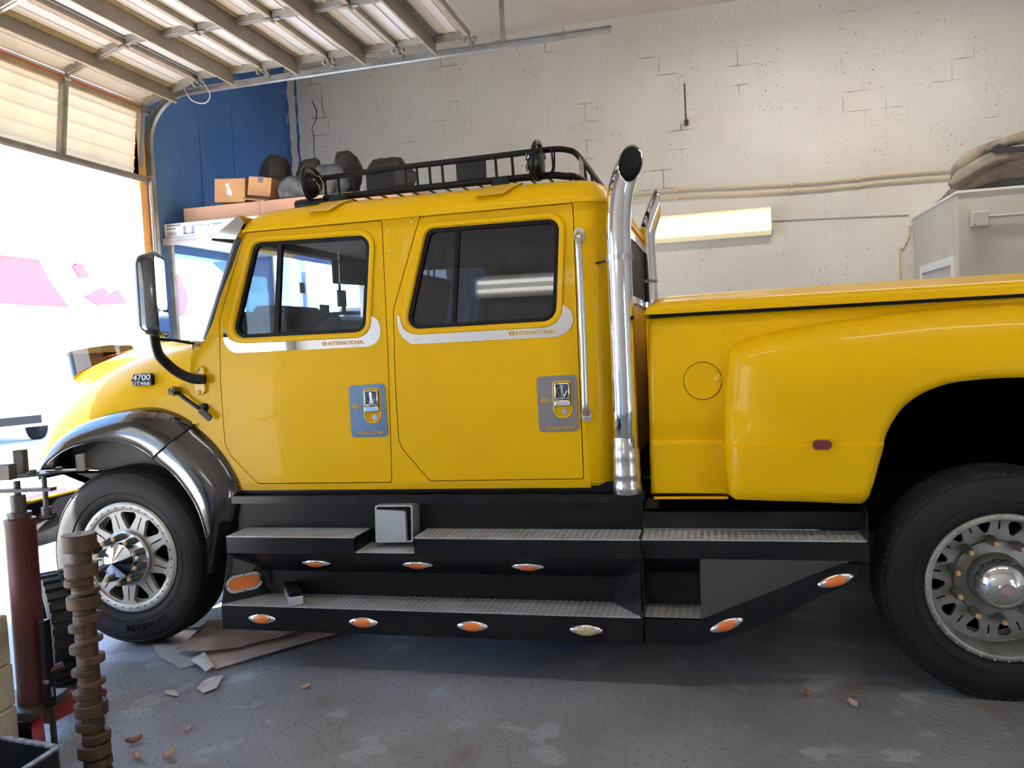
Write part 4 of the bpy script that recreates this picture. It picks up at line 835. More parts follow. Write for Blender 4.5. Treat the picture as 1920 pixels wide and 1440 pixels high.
# badge
bd = MB().plate(fillet([(-3.183, 1.486), (-3.056, 1.486), (-3.053, 1.512), (-3.058, 1.553), (-3.165, 1.553), (-3.183, 1.518)], 0.008), [], 0.0, 0.03).build('model_badge', BKS, truck)
text_obj('4700', 'badge_number', BADGE, bd, -3.172, -3.058, 1.516, 1.550, 0.0, 0.006, shear=0.006, fat=0.02)
text_obj('DT466', 'badge_code', BADGE, bd, -3.178, -3.060, 1.489, 1.510, 0.0, 0.004, fat=0.02)
# flare
def resample(pts, n):
    P = smooth(pts, 8); L = [0]
    for a, b in zip(P, P[1:]): L.append(L[-1]+math.dist(a, b))
    out = []; j = 0
    for i in range(n):
        t = L[-1]*i/(n-1)
        while j < len(P)-2 and L[j+1] < t: j += 1
        f = (t-L[j])/max(1e-9, L[j+1]-L[j]); out.append(tuple(P[j][k]+(P[j+1][k]-P[j][k])*f for k in range(len(P[0]))))
    return out
FO = [(-3.80,0.98),(-3.767,1.071),(-3.678,1.199),(-3.537,1.290),(-3.299,1.350),(-3.070,1.368),(-2.912,1.330),(-2.785,1.262),(-2.673,1.155),(-2.587,1.032),(-2.535,0.894),(-2.571,0.74),(-2.614,0.62),(-2.66,0.46)]
FI = [(-3.755,0.98),(-3.719,1.062),(-3.588,1.141),(-3.433,1.182),(-3.302,1.195),(-3.140,1.164),(-3.011,1.092),(-2.886,0.997),(-2.774,0.849),(-2.720,0.700),(-2.706,0.577),(-2.716,0.46)]
def flare(o, i, n):
    A, B = resample(o, n), resample(i, n); rows = []
    for t, y in ((0.0, 0.05), (0.04, 0.0), (0.12, -0.035), (0.30, -0.07), (0.38, -0.078), (0.42, -0.088), (0.7, -0.10), (0.94, -0.105), (1.0, -0.098), (1.02, -0.08), (1.04, 0.05), (1.06, 0.22)):
        rows.append([(A[k][0]+(B[k][0]-A[k][0])*t, y, A[k][1]+(B[k][1]-A[k][1])*t) for k in range(n)])
    mb = MB(); mb.ring_strip(rows, False, False); return mb
flare(FO[:8], FI[:7], 40).build('fender_flare', BK, truck, angle=50)
fo2 = [(-2.780,1.256)]+FO[8:]; fi2 = [(-3.004,1.086)]+FI[7:]
flare(fo2, fi2, 36).build('fender_flare', BK, truck, angle=50)
MB().tube([(-3.00, -0.10, 1.088), (-2.93, -0.095, 1.14), (-2.86, -0.075, 1.20), (-2.785, -0.01, 1.262)], 0.006, 6).build('flare_seam', SEAL, truck)
# arch interior and front axle
MB().plate([(-3.80, 1.00), (-3.35, 0.98), (-2.75, 0.7), (-2.75, 1.25), (-3.1, 1.33), (-3.5, 1.30), (-3.72, 1.18)], [], 0.16, 0.18).build('wheel_well_liner', mat('dusty_liner', (0.10, 0.09, 0.08), 0.8), truck)
MB().prism([(-3.75, 0.99), (-3.74, 1.02), (-2.75, 0.72), (-2.72, 0.62), (-3.0, 0.92), (-3.4, 0.99)], 0.05, 0.16).build('inner_splash_panel', BKS, truck)
MB().tube(smooth([(-3.95, 0.46, 0.62), (-3.6, 0.46, 0.50), (-3.29, 0.46, 0.44), (-2.95, 0.46, 0.52), (-2.6, 0.46, 0.66)], 6), 0.035, 8).build('leaf_spring', OLDS, truck)
MB().cyl((-3.29, 0.25, 0.46), (-3.29, TW-0.25, 0.46), 0.06, 14).build('axle', OLDS, truck)
for y in (0.62, TW-0.62): MB().box(-3.95, 2.6, y-0.04, y+0.04, 0.60, 0.84).build('chassis_rail', BKS, truck)
MB().box(-3.6, -2.85, 0.75, TW-0.75, 0.55, 1.15).build('engine_sump', OLDS, truck)
MB().cyl((-2.2, 0.55, 0.48), (-0.9, 0.55, 0.48), 0.24, 24).build('fuel_tank', BKS, truck)
MB().tube([(-1.4, 0.9, 0.25), (-0.3, 0.95, 0.30), (0.8, 1.0, 0.45)], 0.05, 10).build('exhaust_pipe', OLDS, truck)

# --- wheels
def tri_hole(a, r0, r1, w0, w1):
    """rounded triangular window in the wheel disc at angle a"""
    p = [(r0, -w0), (r0, w0), (r1, w1), (r1, -w1)]
    q = fillet(p, [0.010, 0.010, 0.02, 0.02], 4)
    return [(x*cos(a)-y*sin(a), x*sin(a)+y*cos(a)) for x, y in q]
def slot(a, r0, r1, w):
    q = [(r0, -w), (r0, w), (r1, w), (r1, -w)]
    return [(x*cos(a)-y*sin(a), x*sin(a)+y*cos(a)) for x, y in q]
def wheel(cx, y, cz, R, sg, dish, nh, material, hubkind, phase=0.0, lugs=False, squash=0.0):
    """near face at y, axle along +y*sg"""
    def H(pr): return [(r, h*sg) for r, h in pr]
    o = (cx, y, cz); k = R/0.515
    d = dish
    rim = MB()
    rim.lathe(H([(0.300, 0.25), (0.300, 0.05), (0.318, 0.028), (0.318, 0.012), (0.312, 0.004), (0.300, 0.001), (0.292, 0.004), (0.288, 0.012), (0.284, max(d-0.004, 0.018)), (0.278, d)]) if d > 0.05 else
              H([(0.300, 0.25), (0.300, 0.05), (0.318, 0.028), (0.318, 0.010), (0.312, 0.003), (0.304, 0.0), (0.278, 0.002), (0.272, 0.006), (0.268, 0.020)]), o, 'y', 72)
    ro = 0.279 if d > 0.05 else 0.272
    holes = []
    for i in range(nh):
        a = phase+2*pi*i/nh
        if d > 0.05: holes.append(tri_hole(a, 0.200, 0.262, 0.008, 0.040)); holes.append(slot(a+pi/nh, 0.215, 0.255, 0.004))
        else: holes.append(tri_hole(a, 0.163, 0.262, 0.008, 0.066)); holes.append(slot(a+pi/nh, 0.170, 0.250, 0.004))
    circ = [(ro*cos(2*pi*i/72), ro*sin(2*pi*i/72)) for i in range(72)]
    tmp = MB(); tmp.plate(circ, holes, d*sg+0.004*sg, (d+0.03)*sg)
    for v in tmp.bm.verts: v.co = Vector((cx+v.co.x, y+v.co.y, cz+v.co.z))
    me = bpy.data.meshes.new('t'); tmp.bm.to_mesh(me); tmp.bm.free(); rim.bm.from_mesh(me); bpy.data.meshes.remove(me)
    nf = len(rim.bm.faces)
    for i in range(36):                      # rivet heads round the rim lip
        a = 2*pi*i/36; r_ = 0.290 if d <= 0.05 else 0.309; c_ = Vector((cx+r_*cos(a), y, cz+r_*sin(a))); rim.cyl(c_+Vector((0, -0.003*sg, 0)), c_+Vector((0, 0.006*sg, 0)), 0.0045, 7)
    rim.bm.faces.ensure_lookup_table()
    for f in rim.bm.faces[nf:]: f.material_index = 1
    w = rim.build('wheel', material, truck, angle=40); w.data.materials.append(OLDS if d <= 0.05 else STS)
    T = MB()
    pr = [(0.305,.05),(0.316,.016),(.335,.004),(.36,-.006),(.372,-.004),(.376,-.010),(.42,-.014),(.45,-.010),(.478,.004),(.482,.001),(.500,.022),(.509,.045),(.514,.07),(.515,.092),(.503,.094),(.503,.104),(.515,.106),(.515,.136),(.503,.138),(.503,.148),(.515,.150),(.515,.18),(.503,.182),(.503,.192),(.515,.194),(.514,.215),(.509,.24),(.500,.262),(.478,.282),(.42,.298),(.36,.292),(.316,.27),(.305,.25)]
    T.lathe(H([(0.305+(r-0.305)*(R-0.305)/0.21, h) for r, h in pr]), o, 'y', 96)
    if lugs:
        for i in range(84):
            a = 2*pi*i/84; M = Matrix.Translation(o) @ Matrix.Rotation(-a, 4, 'Y'); T.box(R-0.045, R-0.014, min(.008*sg, .05*sg), max(.008*sg, .05*sg), -0.010, 0.010, M)
    if squash:
        for v in T.bm.verts:
            if v.co.z < 0.004: v.co.z = 0.002+v.co.z*0.02
    ty = T.build('tyre', RUB, w, angle=50)
    MB().lathe(H([(0.0005, d+0.10), (0.27, d+0.10), (0.27, d+0.20)]), o, 'y', 32).build('brake_drum', SEAL, w)
    # hub
    if hubkind == 'cone':
        MB().lathe(H([(0.150, 0.01), (0.158, -0.012), (0.150, -0.020), (0.09, -0.022), (0.001, -0.022)]), o, 'y', 48).build('hub_face', CHD, w)
        MB().lathe(H([(0.098, -0.02), (0.098, -0.055), (0.094, -0.066), (0.088, -0.068), (0.0005, -0.122)]), o, 'y', 48).build('hub_cap', CH, w)
        n0, n1 = -0.018, -0.085
    else:
        MB().lathe(H([(0.17, d+0.005), (0.165, d-0.012), (0.118, d-0.02), (0.112, d-0.09), (0.108, d-0.10)]), o, 'y', 48).build('hub_face', ALD, w)
        MB().lathe(H([(0.112, d-0.09), (0.113, d-0.10), (0.104, d-0.125), (0.085, d-0.15), (0.055, d-0.168), (0.034, d-0.174), (0.034, d-0.184), (0.026, d-0.186), (0.024, d-0.176)]), o, 'y', 48).build('hub_cap', CH, w)
        MB().lathe(H([(0.026, d-0.176), (0.0005, d-0.178)]), o, 'y', 24).build('hub_emblem', mat('faded_emblem', (0.30, 0.20, 0.20), 0.5), w)
        n0, n1 = d-0.01, d-0.085
    for i in range(10):
        a = 2*pi*(i+0.5)/10+phase*0.5; r_ = 0.126 if hubkind == 'cone' else 0.172; c_ = Vector((cx+r_*cos(a), y, cz+r_*sin(a)))
        nmb = MB(); nmb.lathe([(0.021, n0*sg), (0.021, (n0*.75+n1*.25)*sg), (0.018, (n0*.35+n1*.65)*sg), (0.011, n1*sg), (0.001, n1*sg)], c_, 'y', 14)
        nut = nmb.build('lug_nut', GRY if hubkind == 'cone' else ALD, w)
        MB().lathe([(0.011, (n1+0.002)*sg), (0.012, (n1-0.008)*sg), (0.008, (n1-0.013)*sg), (0.001, (n1-0.014)*sg)], c_, 'y', 12).build('nut_tip', TAN, w)
    return w, ty
w1, ty1 = wheel(-3.29, -0.01, 0.513, 0.515, 1, 0.012, 9, AL, 'cone', 0.10)
# raised sidewall lettering
def arc_text(body, cx, cz, r, a0, step, size, y, parent):
    for i, chx in enumerate(body):
        if chx == ' ': continue
        a = a0+step*i
        o = text_obj(chx, 'sidewall_letter', RUB, parent, -size*0.42, size*0.42 if chx != 'I' else -size*0.2, 0, size, 0, 0.004, fat=0.01)
        M = Matrix.Translation((cx+r*sin(a), y, cz-r*cos(a))) @ Matrix.Rotation(-a, 4, 'Y')
        for v in o.data.vertices: v.co = M @ v.co
arc_text('MICHELIN', -3.29, 0.513, 0.418, -0.02, 0.088, 0.036, -0.0235, ty1)
wheel(1.15, -0.17, 0.485, 0.505, 1, 0.17, 12, ALD, 'dome', 0.15, lugs=True, squash=1)
wheel(-3.29, TW+0.01, 0.513, 0.515, -1, 0.012, 9, AL, 'cone', 0.3)
wheel(1.15, TW+0.17, 0.485, 0.505, -1, 0.17, 12, ALD, 'dome', 0.3, squash=1)
MB().cyl((1.15, 0.2, 0.5), (1.15, TW-0.2, 0.5), 0.09, 16).lathe([(0.0005, 0.75), (0.17, 0.85), (0.22, 1.14), (0.17, 1.4), (0.0005, 1.5)], (1.15, 0, 0.5), 'y', 24).build('axle', OLDS, truck)

# --- door mirror
mr = MB()
hs = smooth([(-2.72, 2.15), (-2.66, 2.16), (-2.645, 2.13), (-2.635, 1.77), (-2.66, 1.74), (-2.70, 1.745), (-2.76, 1.81), (-2.772, 2.03), (-2.757, 2.10)], 4, closed=True)
mb = MB(); a20 = radians(20)
MC = Vector((-2.735, -0.30, 1.955)); MN = Vector((cos(a20), sin(a20), 0)); MT = Vector((sin(a20), -cos(a20), 0))
def mp(t, z, n): return MC+MT*t+MN*n+Vector((0, 0, z))
base = fillet([(-0.10, -0.215), (0.10, -0.21), (0.095, 0.215), (-0.095, 0.21)], [0.03, 0.04, 0.05, 0.03], 6)
rings = []
for sc, n, dz in ((0.86, 0.004, 0), (0.90, 0.008, 0), (0.97, 0.006, 0), (1.0, -0.002, 0), (1.0, -0.02, 0), (0.97, -0.045, 0), (0.88, -0.075, 0), (0.70, -0.098, 0), (0.35, -0.108, 0)):
    rings.append([mp(t*sc, z*(0.5+0.5*sc if sc < 0.95 else sc), n) for t, z in base])
mb = MB(); mb.ring_strip(rings); mr = mb.build('side_mirror', BK, truck, angle=50)
def mplate(poly, n0, n1, name, material, lab=None):
    q = MB(); q.ring_strip([[mp(t, z, n0) for t, z in poly], [mp(t, z, n1) for t, z in poly]]); o = q.build(name, material, mr)
    if lab: o['label'] = lab
    return o
mplate(fillet([(-0.082, -0.075), (0.084, -0.075), (0.082, 0.188), (-0.080, 0.184)], 0.025), 0.0, 0.007, 'mirror_glass', CH, 'large flat mirror glass')
mplate(fillet([(-0.082, -0.19), (0.084, -0.188), (0.084, -0.088), (-0.082, -0.088)], 0.02), 0.0, 0.010, 'spot_mirror_glass', CH, 'small lower spot mirror glass')
arm = MB().tube(smooth([(-2.695, -0.03, 1.508), (-2.76, -0.045, 1.515), (-2.83, -0.075, 1.555), (-2.866, -0.125, 1.615), (-2.855, -0.195, 1.67), (-2.825, -0.25, 1.76), (-2.80, -0.28, 1.88), (-2.79, -0.29, 1.95)], 6), 0.027, 12).build('mirror_arm', BKS, mr)
MB().tube([(-2.82, -0.255, 1.735), (-2.77, -0.14, 1.722), (-2.745, -0.02, 1.702)], 0.008, 8).build('mirror_brace', BKS, mr)
MB().cyl((-2.76, -0.035, 1.706), (-2.735, 0.0, 1.70), 0.016, 10).build('brace_clip', CHD, mr)
MB().plate(stadium(-2.735, 1.503, 0.078, 0.030, rot=pi/2), [], -0.022, 0.01).build('mirror_bracket', YD, mr, bevel=0.005)
for z in (1.565, 1.438): MB().lathe([(0.001, -0.034), (0.010, -0.032), (0.014, -0.02)], (-2.742, 0.0, z), 'y', 12).build('bracket_bolt', YD, mr)
# hood latch
hl = MB().tube([(-2.885, -0.02, 1.446), (-2.83, -0.03, 1.41), (-2.745, -0.03, 1.352)], 0.011, 10).build('hood_latch', BKS, truck)
MB().lathe([(0.001, -0.05), (0.022, -0.045), (0.028, -0.03), (0.026, 0.0), (0.02, 0.03)], (-2.898, 0.0, 1.45), 'y', 8).build('latch_knob', BK, hl)
MB().lathe([(0.001, -0.035), (0.022, -0.03), (0.026, 0.0)], (-2.728, 0.0, 1.352), 'y', 14).build('latch_base', BKS, hl)
MB().plate(fillet([(-2.745, 1.335), (-2.715, 1.352), (-2.662, 1.305), (-2.682, 1.278)], 0.006), [], -0.045, -0.03).build('latch_handle', BKS, hl, bevel=0.004)

# --- roof rack
rr = MB(); YN_, YF_ = 0.30, TW-0.30
rr.tube(smooth([(-2.07, YN_, 2.59), (-1.7, YN_, 2.602), (-1.3, YN_, 2.606), (-0.88, YN_, 2.612), (-0.77, YN_, 2.612), (-0.71, YN_+0.03, 2.608), (-0.675, YN_+0.14, 2.60), (-0.67, 1.14, 2.595), (-0.675, YF_-0.14, 2.60), (-0.71, YF_-0.03, 2.608), (-0.88, YF_, 2.61), (-1.3, YF_, 2.606), (-2.07, YF_, 2.59)], 4), 0.016, 10)
rack = rr.build('roof_rack', BKS, truck)
rr = MB(); rr.tube(smooth([(-2.08, YN_, 2.478), (-1.4, YN_, 2.482), (-0.85, YN_, 2.482), (-0.74, YN_+0.02, 2.475), (-0.66, YN_+0.14, 2.47), (-0.655, 1.14, 2.468), (-0.66, YF_-0.14, 2.47), (-0.74, YF_-0.02, 2.475), (-1.4, YF_, 2.48), (-2.08, YF_, 2.478), (-2.14, YF_-0.08, 2.478), (-2.14, 1.14, 2.478), (-2.14, YN_+0.08, 2.478)], 4), 0.019, 10, closed=True)
rr.build('base_rail', BKS, rack)
for x in (-2.075, -1.993, -1.903, -1.60, -1.532, -1.459, -1.387, -1.09, -1.0, -0.906):
    for y in (YN_, YF_): MB().tube([(x, y, 2.48), (x-0.004, y, 2.605)], 0.008, 8).build('upright_bar', BKS, rack)
for y in (0.62, 0.9, 1.14, 1.4, 1.7): MB().tube([(-0.66, y, 2.47), (-0.672, y, 2.597)], 0.008, 8).build('upright_bar', BKS, rack)
for x0, x1 in ((-1.829, -1.668), (-1.311, -1.146)):
    for y in (YN_, YF_): MB().box(x0, x1, y-0.004, y+0.004, 2.486, 2.598).build('side_plate', BKD, rack)
mb = MB()
mb.plate(fillet([(0.42, 2.47), (0.56, 2.47), (0.56, 2.59), (0.42, 2.59)], 0.005), [], -0.668, -0.664, axis='x'); mb.build('end_plate', GALV, rack)
mb = MB()
for i in range(15): x = -2.05+i*0.095; mb.tube([(x, YN_, 2.472), (x, YF_, 2.472)], 0.006, 6)
for y in (0.6, 0.9, 1.14, 1.4, 1.7): mb.tube([(-2.13, y, 2.468), (-0.66, y, 2.468)], 0.006, 6)
mb.build('floor_grid', BKS, rack)
for x in (-1.97, -1.05):
    for y in (YN_-0.08, YF_+0.08): MB().prism([(x-0.05, 2.425), (x+0.05, 2.425), (x+0.03, 2.475), (x-0.03, 2.475)], y-0.03, y+0.03).build('rack_foot', BKS, rack)
def lamp_hoop(x, sgn, tiltx):
    lp = [(x+tiltx*(z-2.53), 0.30+y, z) for y, z in smooth([(0.05, 2.48), (-0.06, 2.46), (-0.14, 2.49), (-0.165, 2.55), (-0.14, 2.615), (-0.06, 2.64), (0.03, 2.615), (0.10, 2.595)], 5)]
    h = MB().tube(lp, 0.013, 10).build('lamp_hoop', BKS, rack)
    MB().lathe([(0.001, 0.05*sgn), (0.04, 0.045*sgn), (0.066, 0.01*sgn), (0.074, -0.02*sgn), (0.070, -0.03*sgn), (0.001, -0.035*sgn)], (x, 0.245, 2.545), 'x', 22).build('spot_lamp', BKS, h)
    mb = MB(); mb.tube([(x+0.03*sgn, 0.20, 2.57), (x+0.055*sgn, 0.22, 2.53), (x+0.05*sgn, 0.24, 2.50)], 0.004, 6); mb.tube([(x+0.05*sgn, 0.23, 2.59), (x+0.06*sgn, 0.26, 2.55)], 0.004, 6)
    mb.build('lamp_wire', CHD, h)
    return h
lamp_hoop(-2.13, 1, 0.0); h2 = lamp_hoop(-0.86, -1, 0.12)
for dy in (0.0, 0.03): MB().tube(smooth([(-0.80, 0.26+dy, 2.61), (-0.785+dy*0.3, 0.26+dy, 2.60), (-0.78, 0.26+dy, 2.51), (-0.80, 0.26+dy, 2.485), (-0.83, 0.26+dy, 2.49)], 4), 0.005, 6).build('wire_guard', BKS, rack)
MB().lathe([(0.001, 0), (0.03, 0.004), (0.034, 0.03), (0.03, 0.15), (0.02, 0.17), (0.001, 0.172)], (-2.22, 0.22, 2.435), 'x', 16).build('marker_lamp', BKS, rack)

# --- exhaust stacks
def stack(x, y, r, label=None):
    base = [(x, y, 0.872), (x, y, 1.9), (x+0.004, y, 2.08)]
    path = smooth([(x, y, 2.05), (x+0.003, y, 2.15), (x+0.012, y, 2.25), (x+0.027, y, 2.325), (x+0.052, y, 2.395), (x+0.076, y, 2.44), (x+0.13, y, 2.54), (x+0.19, y, 2.65)], 5)
    full = [(x-0.006, y, 0.873), (x-0.002, y, 1.3)]+path
    return full
def cut_tube(path, r, mat_, name, P, N, parent, thick=0.004, seg=40):
    """tube whose far end is sliced by the plane through P with normal N"""
    P = Vector(P); N = Vector(N).normalized(); mb = MB()
    mb.tube(path, r, seg, caps=False)
    bm = mb.bm; g = bm.verts[:]+bm.edges[:]+bm.faces[:]
    bmesh.ops.bisect_plane(bm, geom=g, plane_co=P, plane_no=N, clear_outer=True)
    o = mb.build(name, mat_, parent, angle=60)
    so = o.modifiers.new('wall', 'SOLIDIFY'); so.thickness = thick; so.offset = -1
    return o
SX, SY, SR = -0.432, -0.02, 0.0605
e1 = cut_tube(stack(SX, SY, SR), SR, CH, 'exhaust_stack', (SX+0.075, SY, 2.44), (0.53, -0.77, 0.35), truck)
SOOT = mat('soot', (0.004, 0.004, 0.004), 0.9)
cut_tube(stack(SX, SY, SR), SR-0.0045, SOOT, 'sooty_bore', (SX+0.0745, SY+0.001, 2.4395), (0.53, -0.77, 0.35), e1, 0.002)
MB().lathe([(0.0605, 1.145), (0.0612, 1.14), (0.0612, 1.095), (0.064, 1.09), (0.066, 1.05), (0.0645, 1.04), (0.0645, 0.985), (0.067, 0.975), (0.067, 0.955), (0.0655, 0.95), (0.0655, 0.92), (0.069, 0.91), (0.069, 0.885), (0.066, 0.88), (0.066, 0.873)], (SX-0.005, SY, 0), 'z', 40).build('stack_collar', CHD, e1)
cl_ = MB().lathe([(0.0605, 1.985), (0.065, 1.985), (0.065, 2.012), (0.0605, 2.012)], (SX, SY, 0), 'z', 40).build('stack_clamp', CHD, e1)
MB().tube([(SX-0.05, SY+0.02, 1.992), (SX-0.12, SY+0.05, 1.985), (SX-0.175, SY+0.035, 1.985)], 0.006, 8).build('clamp_rod', OLDS, e1)
S2Y = TW-0.40
e2 = cut_tube([(-0.44, S2Y, 0.873), (-0.436, S2Y, 1.5)]+smooth([(-0.434, S2Y, 2.0), (-0.436, S2Y, 2.15), (-0.440, S2Y, 2.25), (-0.430, S2Y, 2.35), (-0.395, S2Y, 2.45), (-0.355, S2Y, 2.54), (-0.31, S2Y, 2.64), (-0.26, S2Y, 2.75)], 5), 0.056, CH, 'exhaust_stack', (-0.36, S2Y, 2.515), (0.85, 0.50, 0.15), truck)
MB().lathe([(0.056, 1.99), (0.060, 1.99), (0.060, 2.015), (0.056, 2.015)], (-0.434, S2Y, 0), 'z', 40).box(-0.53, -0.40, S2Y-0.09, S2Y-0.06, 1.99, 2.01).cyl((-0.52, S2Y-0.075, 2.0), (-0.38, S2Y-0.075, 2.0), 0.01, 8).build('stack_clamp', CHD, e2)
MB().box(-0.455, -0.425, 0.45, 0.46, 0.9, 2.0).build('stack_guard_strip', GALV, truck)

# --- pickup bed
BX0, BX1 = -0.335, 2.55
sec = [(.06,.845),(.02,.848),(.002,.87),(-.004,.95),(-.008,1.10),(-.004,1.1138),(.012,1.122),(.010,1.14),(-.004,1.20),(-.014,1.35),(-.014,1.48),(-.004,1.54),(.010,1.60),(.026,1.68),(.034,1.706),(.05,1.712),(.12,1.712)]
def bedY(x, z):
    y = sec[1][0]
    for (ya, za), (yb, zb_) in zip(sec[1:], sec[2:]):
        if za <= z <= zb_ and zb_ > za: y = ya+(yb-ya)*(z-za)/(zb_-za)
    q = x-(BX0+0.02*(z-0.85)/0.85)
    return y+(0.045*(1-sqrt(max(0, 1-(1-min(1, max(0, q)/0.03))**2))) if q < 0.03 else 0)
bo_ = [(BX0, 0.85), (0.50, 0.85), (0.62, 1.05), (0.80, 1.27), (1.0, 1.37), (1.17, 1.40), (1.34, 1.37), (1.54, 1.27), (1.72, 1.05), (1.84, 0.85), (BX1, 0.85), (BX1, 1.712), (BX0+0.02, 1.712)]
mb = MB(); xs_ = [BX0+0.004, BX0+0.010, BX0+0.018, BX0+0.028]
mb.plate(bo_, [], 0, 0.04, fn=bedY, step=0.016, fb=lambda x, z: 0.03, rows=(1.10, 1.1138, 1.122, 1.14)); bed = mb.build('pickup_bed', Y, truck, angle=60)
MB().box(BX0+0.02, BX1, 0.60, TW-0.60, 0.86, 1.70).box(BX0+0.02, 0.5, 0.08, TW-0.08, 0.87, 1.70).box(BX0+0.02, BX1, 0.08, TW-0.08, 1.45, 1.70).build('bed_box', BKS, bed)
MB().box(BX0+0.012, BX0+0.03, 0.04, TW-0.04, 0.86, 1.705).build('bulkhead', Y, bed)
MB().box(BX0, BX1, TW-0.05, TW+0.005, 0.86, 1.71).build('bed_side', Y, bed)
MB().box(BX0+0.02, 0.03, -0.002, 0.03, 0.838, 0.848).build('bottom_flange', Y, bed)
# cover
lid = [(-.012,1.7215),(-.014,1.733),(-.008,1.758),(.004,1.773),(.03,1.781),(.10,1.790),(.25,1.812),(.30,1.822),(.36,1.826),(.6,1.838),(1.14,1.85)]
lid = lid+[(TW-y, z) for y, z in lid[-2::-1]]
mb = MB(); rings = []
for x, g in ((BX0+0.022, 0.0), (BX0+0.012, 0.02), (BX0+0.012, 0.30), (BX0+0.022, 0.62), (BX0+0.045, 0.82), (BX0+0.10, 0.93), (0.0, 0.98), (0.5, 1.0), (BX1+0.02, 1.03)):
    rings.append([(x, y, 1.7215+(z-1.7215)*g) for y, z in lid])
mb.ring_strip(rings); mb.build('bed_cover', Y, truck, angle=50)
MB().box(BX0+0.03, BX1, 0.03, TW-0.03, 1.706, 1.7225).build('cover_seal', SEAL, bed)
# fuel door
fdp = MB().plate(ell(-0.066, 1.399, 0.086, 0.086, 40), [], -0.017, -0.008).build('fuel_door', Y, truck)
MB().plate(ell(-0.066, 1.399, 0.089, 0.089, 40), [ell(-0.066, 1.399, 0.0855, 0.0855, 40)], -0.0155, -0.01).build('fuel_door_seam', SEAL, fdp)
MB().lathe([(0.001, -0.021), (0.012, -0.02), (0.02, -0.016)], (0.005, 0.0, 1.404), 'y', 14).build('thumb_catch', YD, fdp)
# flared fender
K = 3.79/3.82
def kz(p): return (p[0]*K, 1.6157+(p[1]-1.6157)*K)
left = [(0.021,0.862),(0.021,1.0),(0.022,1.144),(0.028,1.30),(0.038,1.412),(0.060,1.522),(0.106,1.570),(0.248,1.607),(0.503,1.644),(0.669,1.656),(0.911,1.673),(1.233,1.679)]
top = smooth([(x, z) for x, z in left[3:]], 6)
outlF = [kz(p) for p in [(0.021,0.866),(0.021,1.0),(0.022,1.144)]+top]
outlF = outlF+[(2.34-x, z) for x, z in [q for q in outlF[::-1] if q[0] < 1.15]]
archp = smooth([kz(p) for p in [(0.612,0.840),(0.640,0.92),(0.679,1.058),(0.707,1.155),(0.766,1.252),(0.847,1.316),(0.951,1.355),(1.062,1.368),(1.17,1.372)]], 5)
archp = archp+[(2.34-x, z) for x, z in archp[-2::-1]]
bott = [(2.30, 0.862), (1.76, 0.845)]
poly = outlF+[kz((2.30, 0.845))]+archp[::-1]+[kz(p) for p in [(0.595, 0.836), (0.55, 0.838), (0.336,0.851), (0.06, 0.862)]]
topc = [p for p in outlF if p[1] > 1.25]
def flY(x, z):
    dl = min(x-0.0205, 2.32-x); dt = dist_poly((x, z), topc) if z > 1.0 else 9
    t1 = max(0, min(1, dl/0.055)); f1 = sqrt(max(0, 1-(1-t1)**2))
    t2 = max(0, min(1, dt/0.34)); f2 = sqrt(max(0, 1-(1-t2)**2)) if z > 1.0 else 1
    b = -0.012-0.16*f1*f2
    if z < 1.114: b -= 0.018*min(1, (1.114-z)/0.006)*f1
    b -= 0.022*max(0, 1-abs(z-1.45)/0.5)*f1
    if z < 0.90: b += 0.05*((0.90-z)/0.06)**2
    da = dist_poly((x, z), archp)
    if da < 0.03: b += 0.02*(1-da/0.03)**2
    return b
mb = MB(); mb.plate(poly, [], 0.0, 0.06, fn=flY, step=0.022, fb=lambda x, z: 0, rows=(1.092, 1.106, 1.1141, 1.124))
fl = mb.build('fender', Y, truck, angle=50)
mb = MB()
mb.ring_strip([[(x, -0.14, z) for x, z in archp], [(x, 0.62, z) for x, z in archp]], False, False); mb.build('wheel_well', SEAL, fl)
MB().box(0.55, 1.9, 0.60, 0.62, 0.55, 1.38).build('wheel_well_back', SEAL, fl)
ml = MB().plate(stadium(0.431, 1.112, 0.040, 0.021), [], -0.205, -0.15).build('side_marker_lamp', RED, truck, bevel=0.008)

# --- running board
sb = MB()
sb.box(-2.57, -0.36, -0.05, 0.05, 0.830, 0.870)
rb = sb.build('running_board', BKD, truck)
def tread(x0, x1, y0, y1, z, th=0.006):
    mb = MB().box(x0, x1, y0, y1, z-th, z)
    nx = int((x1-x0)/0.030); ny = int((y1-y0)/0.030)
    for i in range(nx):
        for k in range(ny):
            cx, cy = x0+(i+0.5)*(x1-x0)/nx, y0+(k+0.5)*(y1-y0)/ny; a = pi/4 if (i+k) % 2 else -pi/4; c, s_ = cos(a), sin(a)
            q = [(0.0135, 0), (0.0, 0.0055), (-0.0135, 0), (0.0, -0.0055)]
            v = [mb.bm.verts.new((cx+p[0]*c-p[1]*s_, cy+p[0]*s_+p[1]*c, z)) for p in q]; t_ = mb.bm.verts.new((cx, cy, z+0.0028))
            for j in range(4): mb.bm.faces.new((v[j], v[(j+1) % 4], t_))
    mb.bm.faces.ensure_lookup_table()
    for f in mb.bm.faces[6:]: f.material_index = 1
    o = mb.build('tread_plate', TRD, rb, angle=10); o.data.materials.append(POL); return o
X0, X1, XP0, XP1, XR1 = -2.517, -0.371, -1.79, -1.477, 0.60
tread(X0, XP0, -0.20, 0.0, 0.690); tread(XP1, X1, -0.20, 0.0, 0.690); tread(X1+0.006, XR1, -0.20, 0.0, 0.692); tread(XP0, XP1, -0.20, 0.0, 0.616)
tread(-2.537, -0.378, -0.25, 0.0, 0.3437); tread(-0.366, -0.108, -0.25, 0.0, 0.3437)
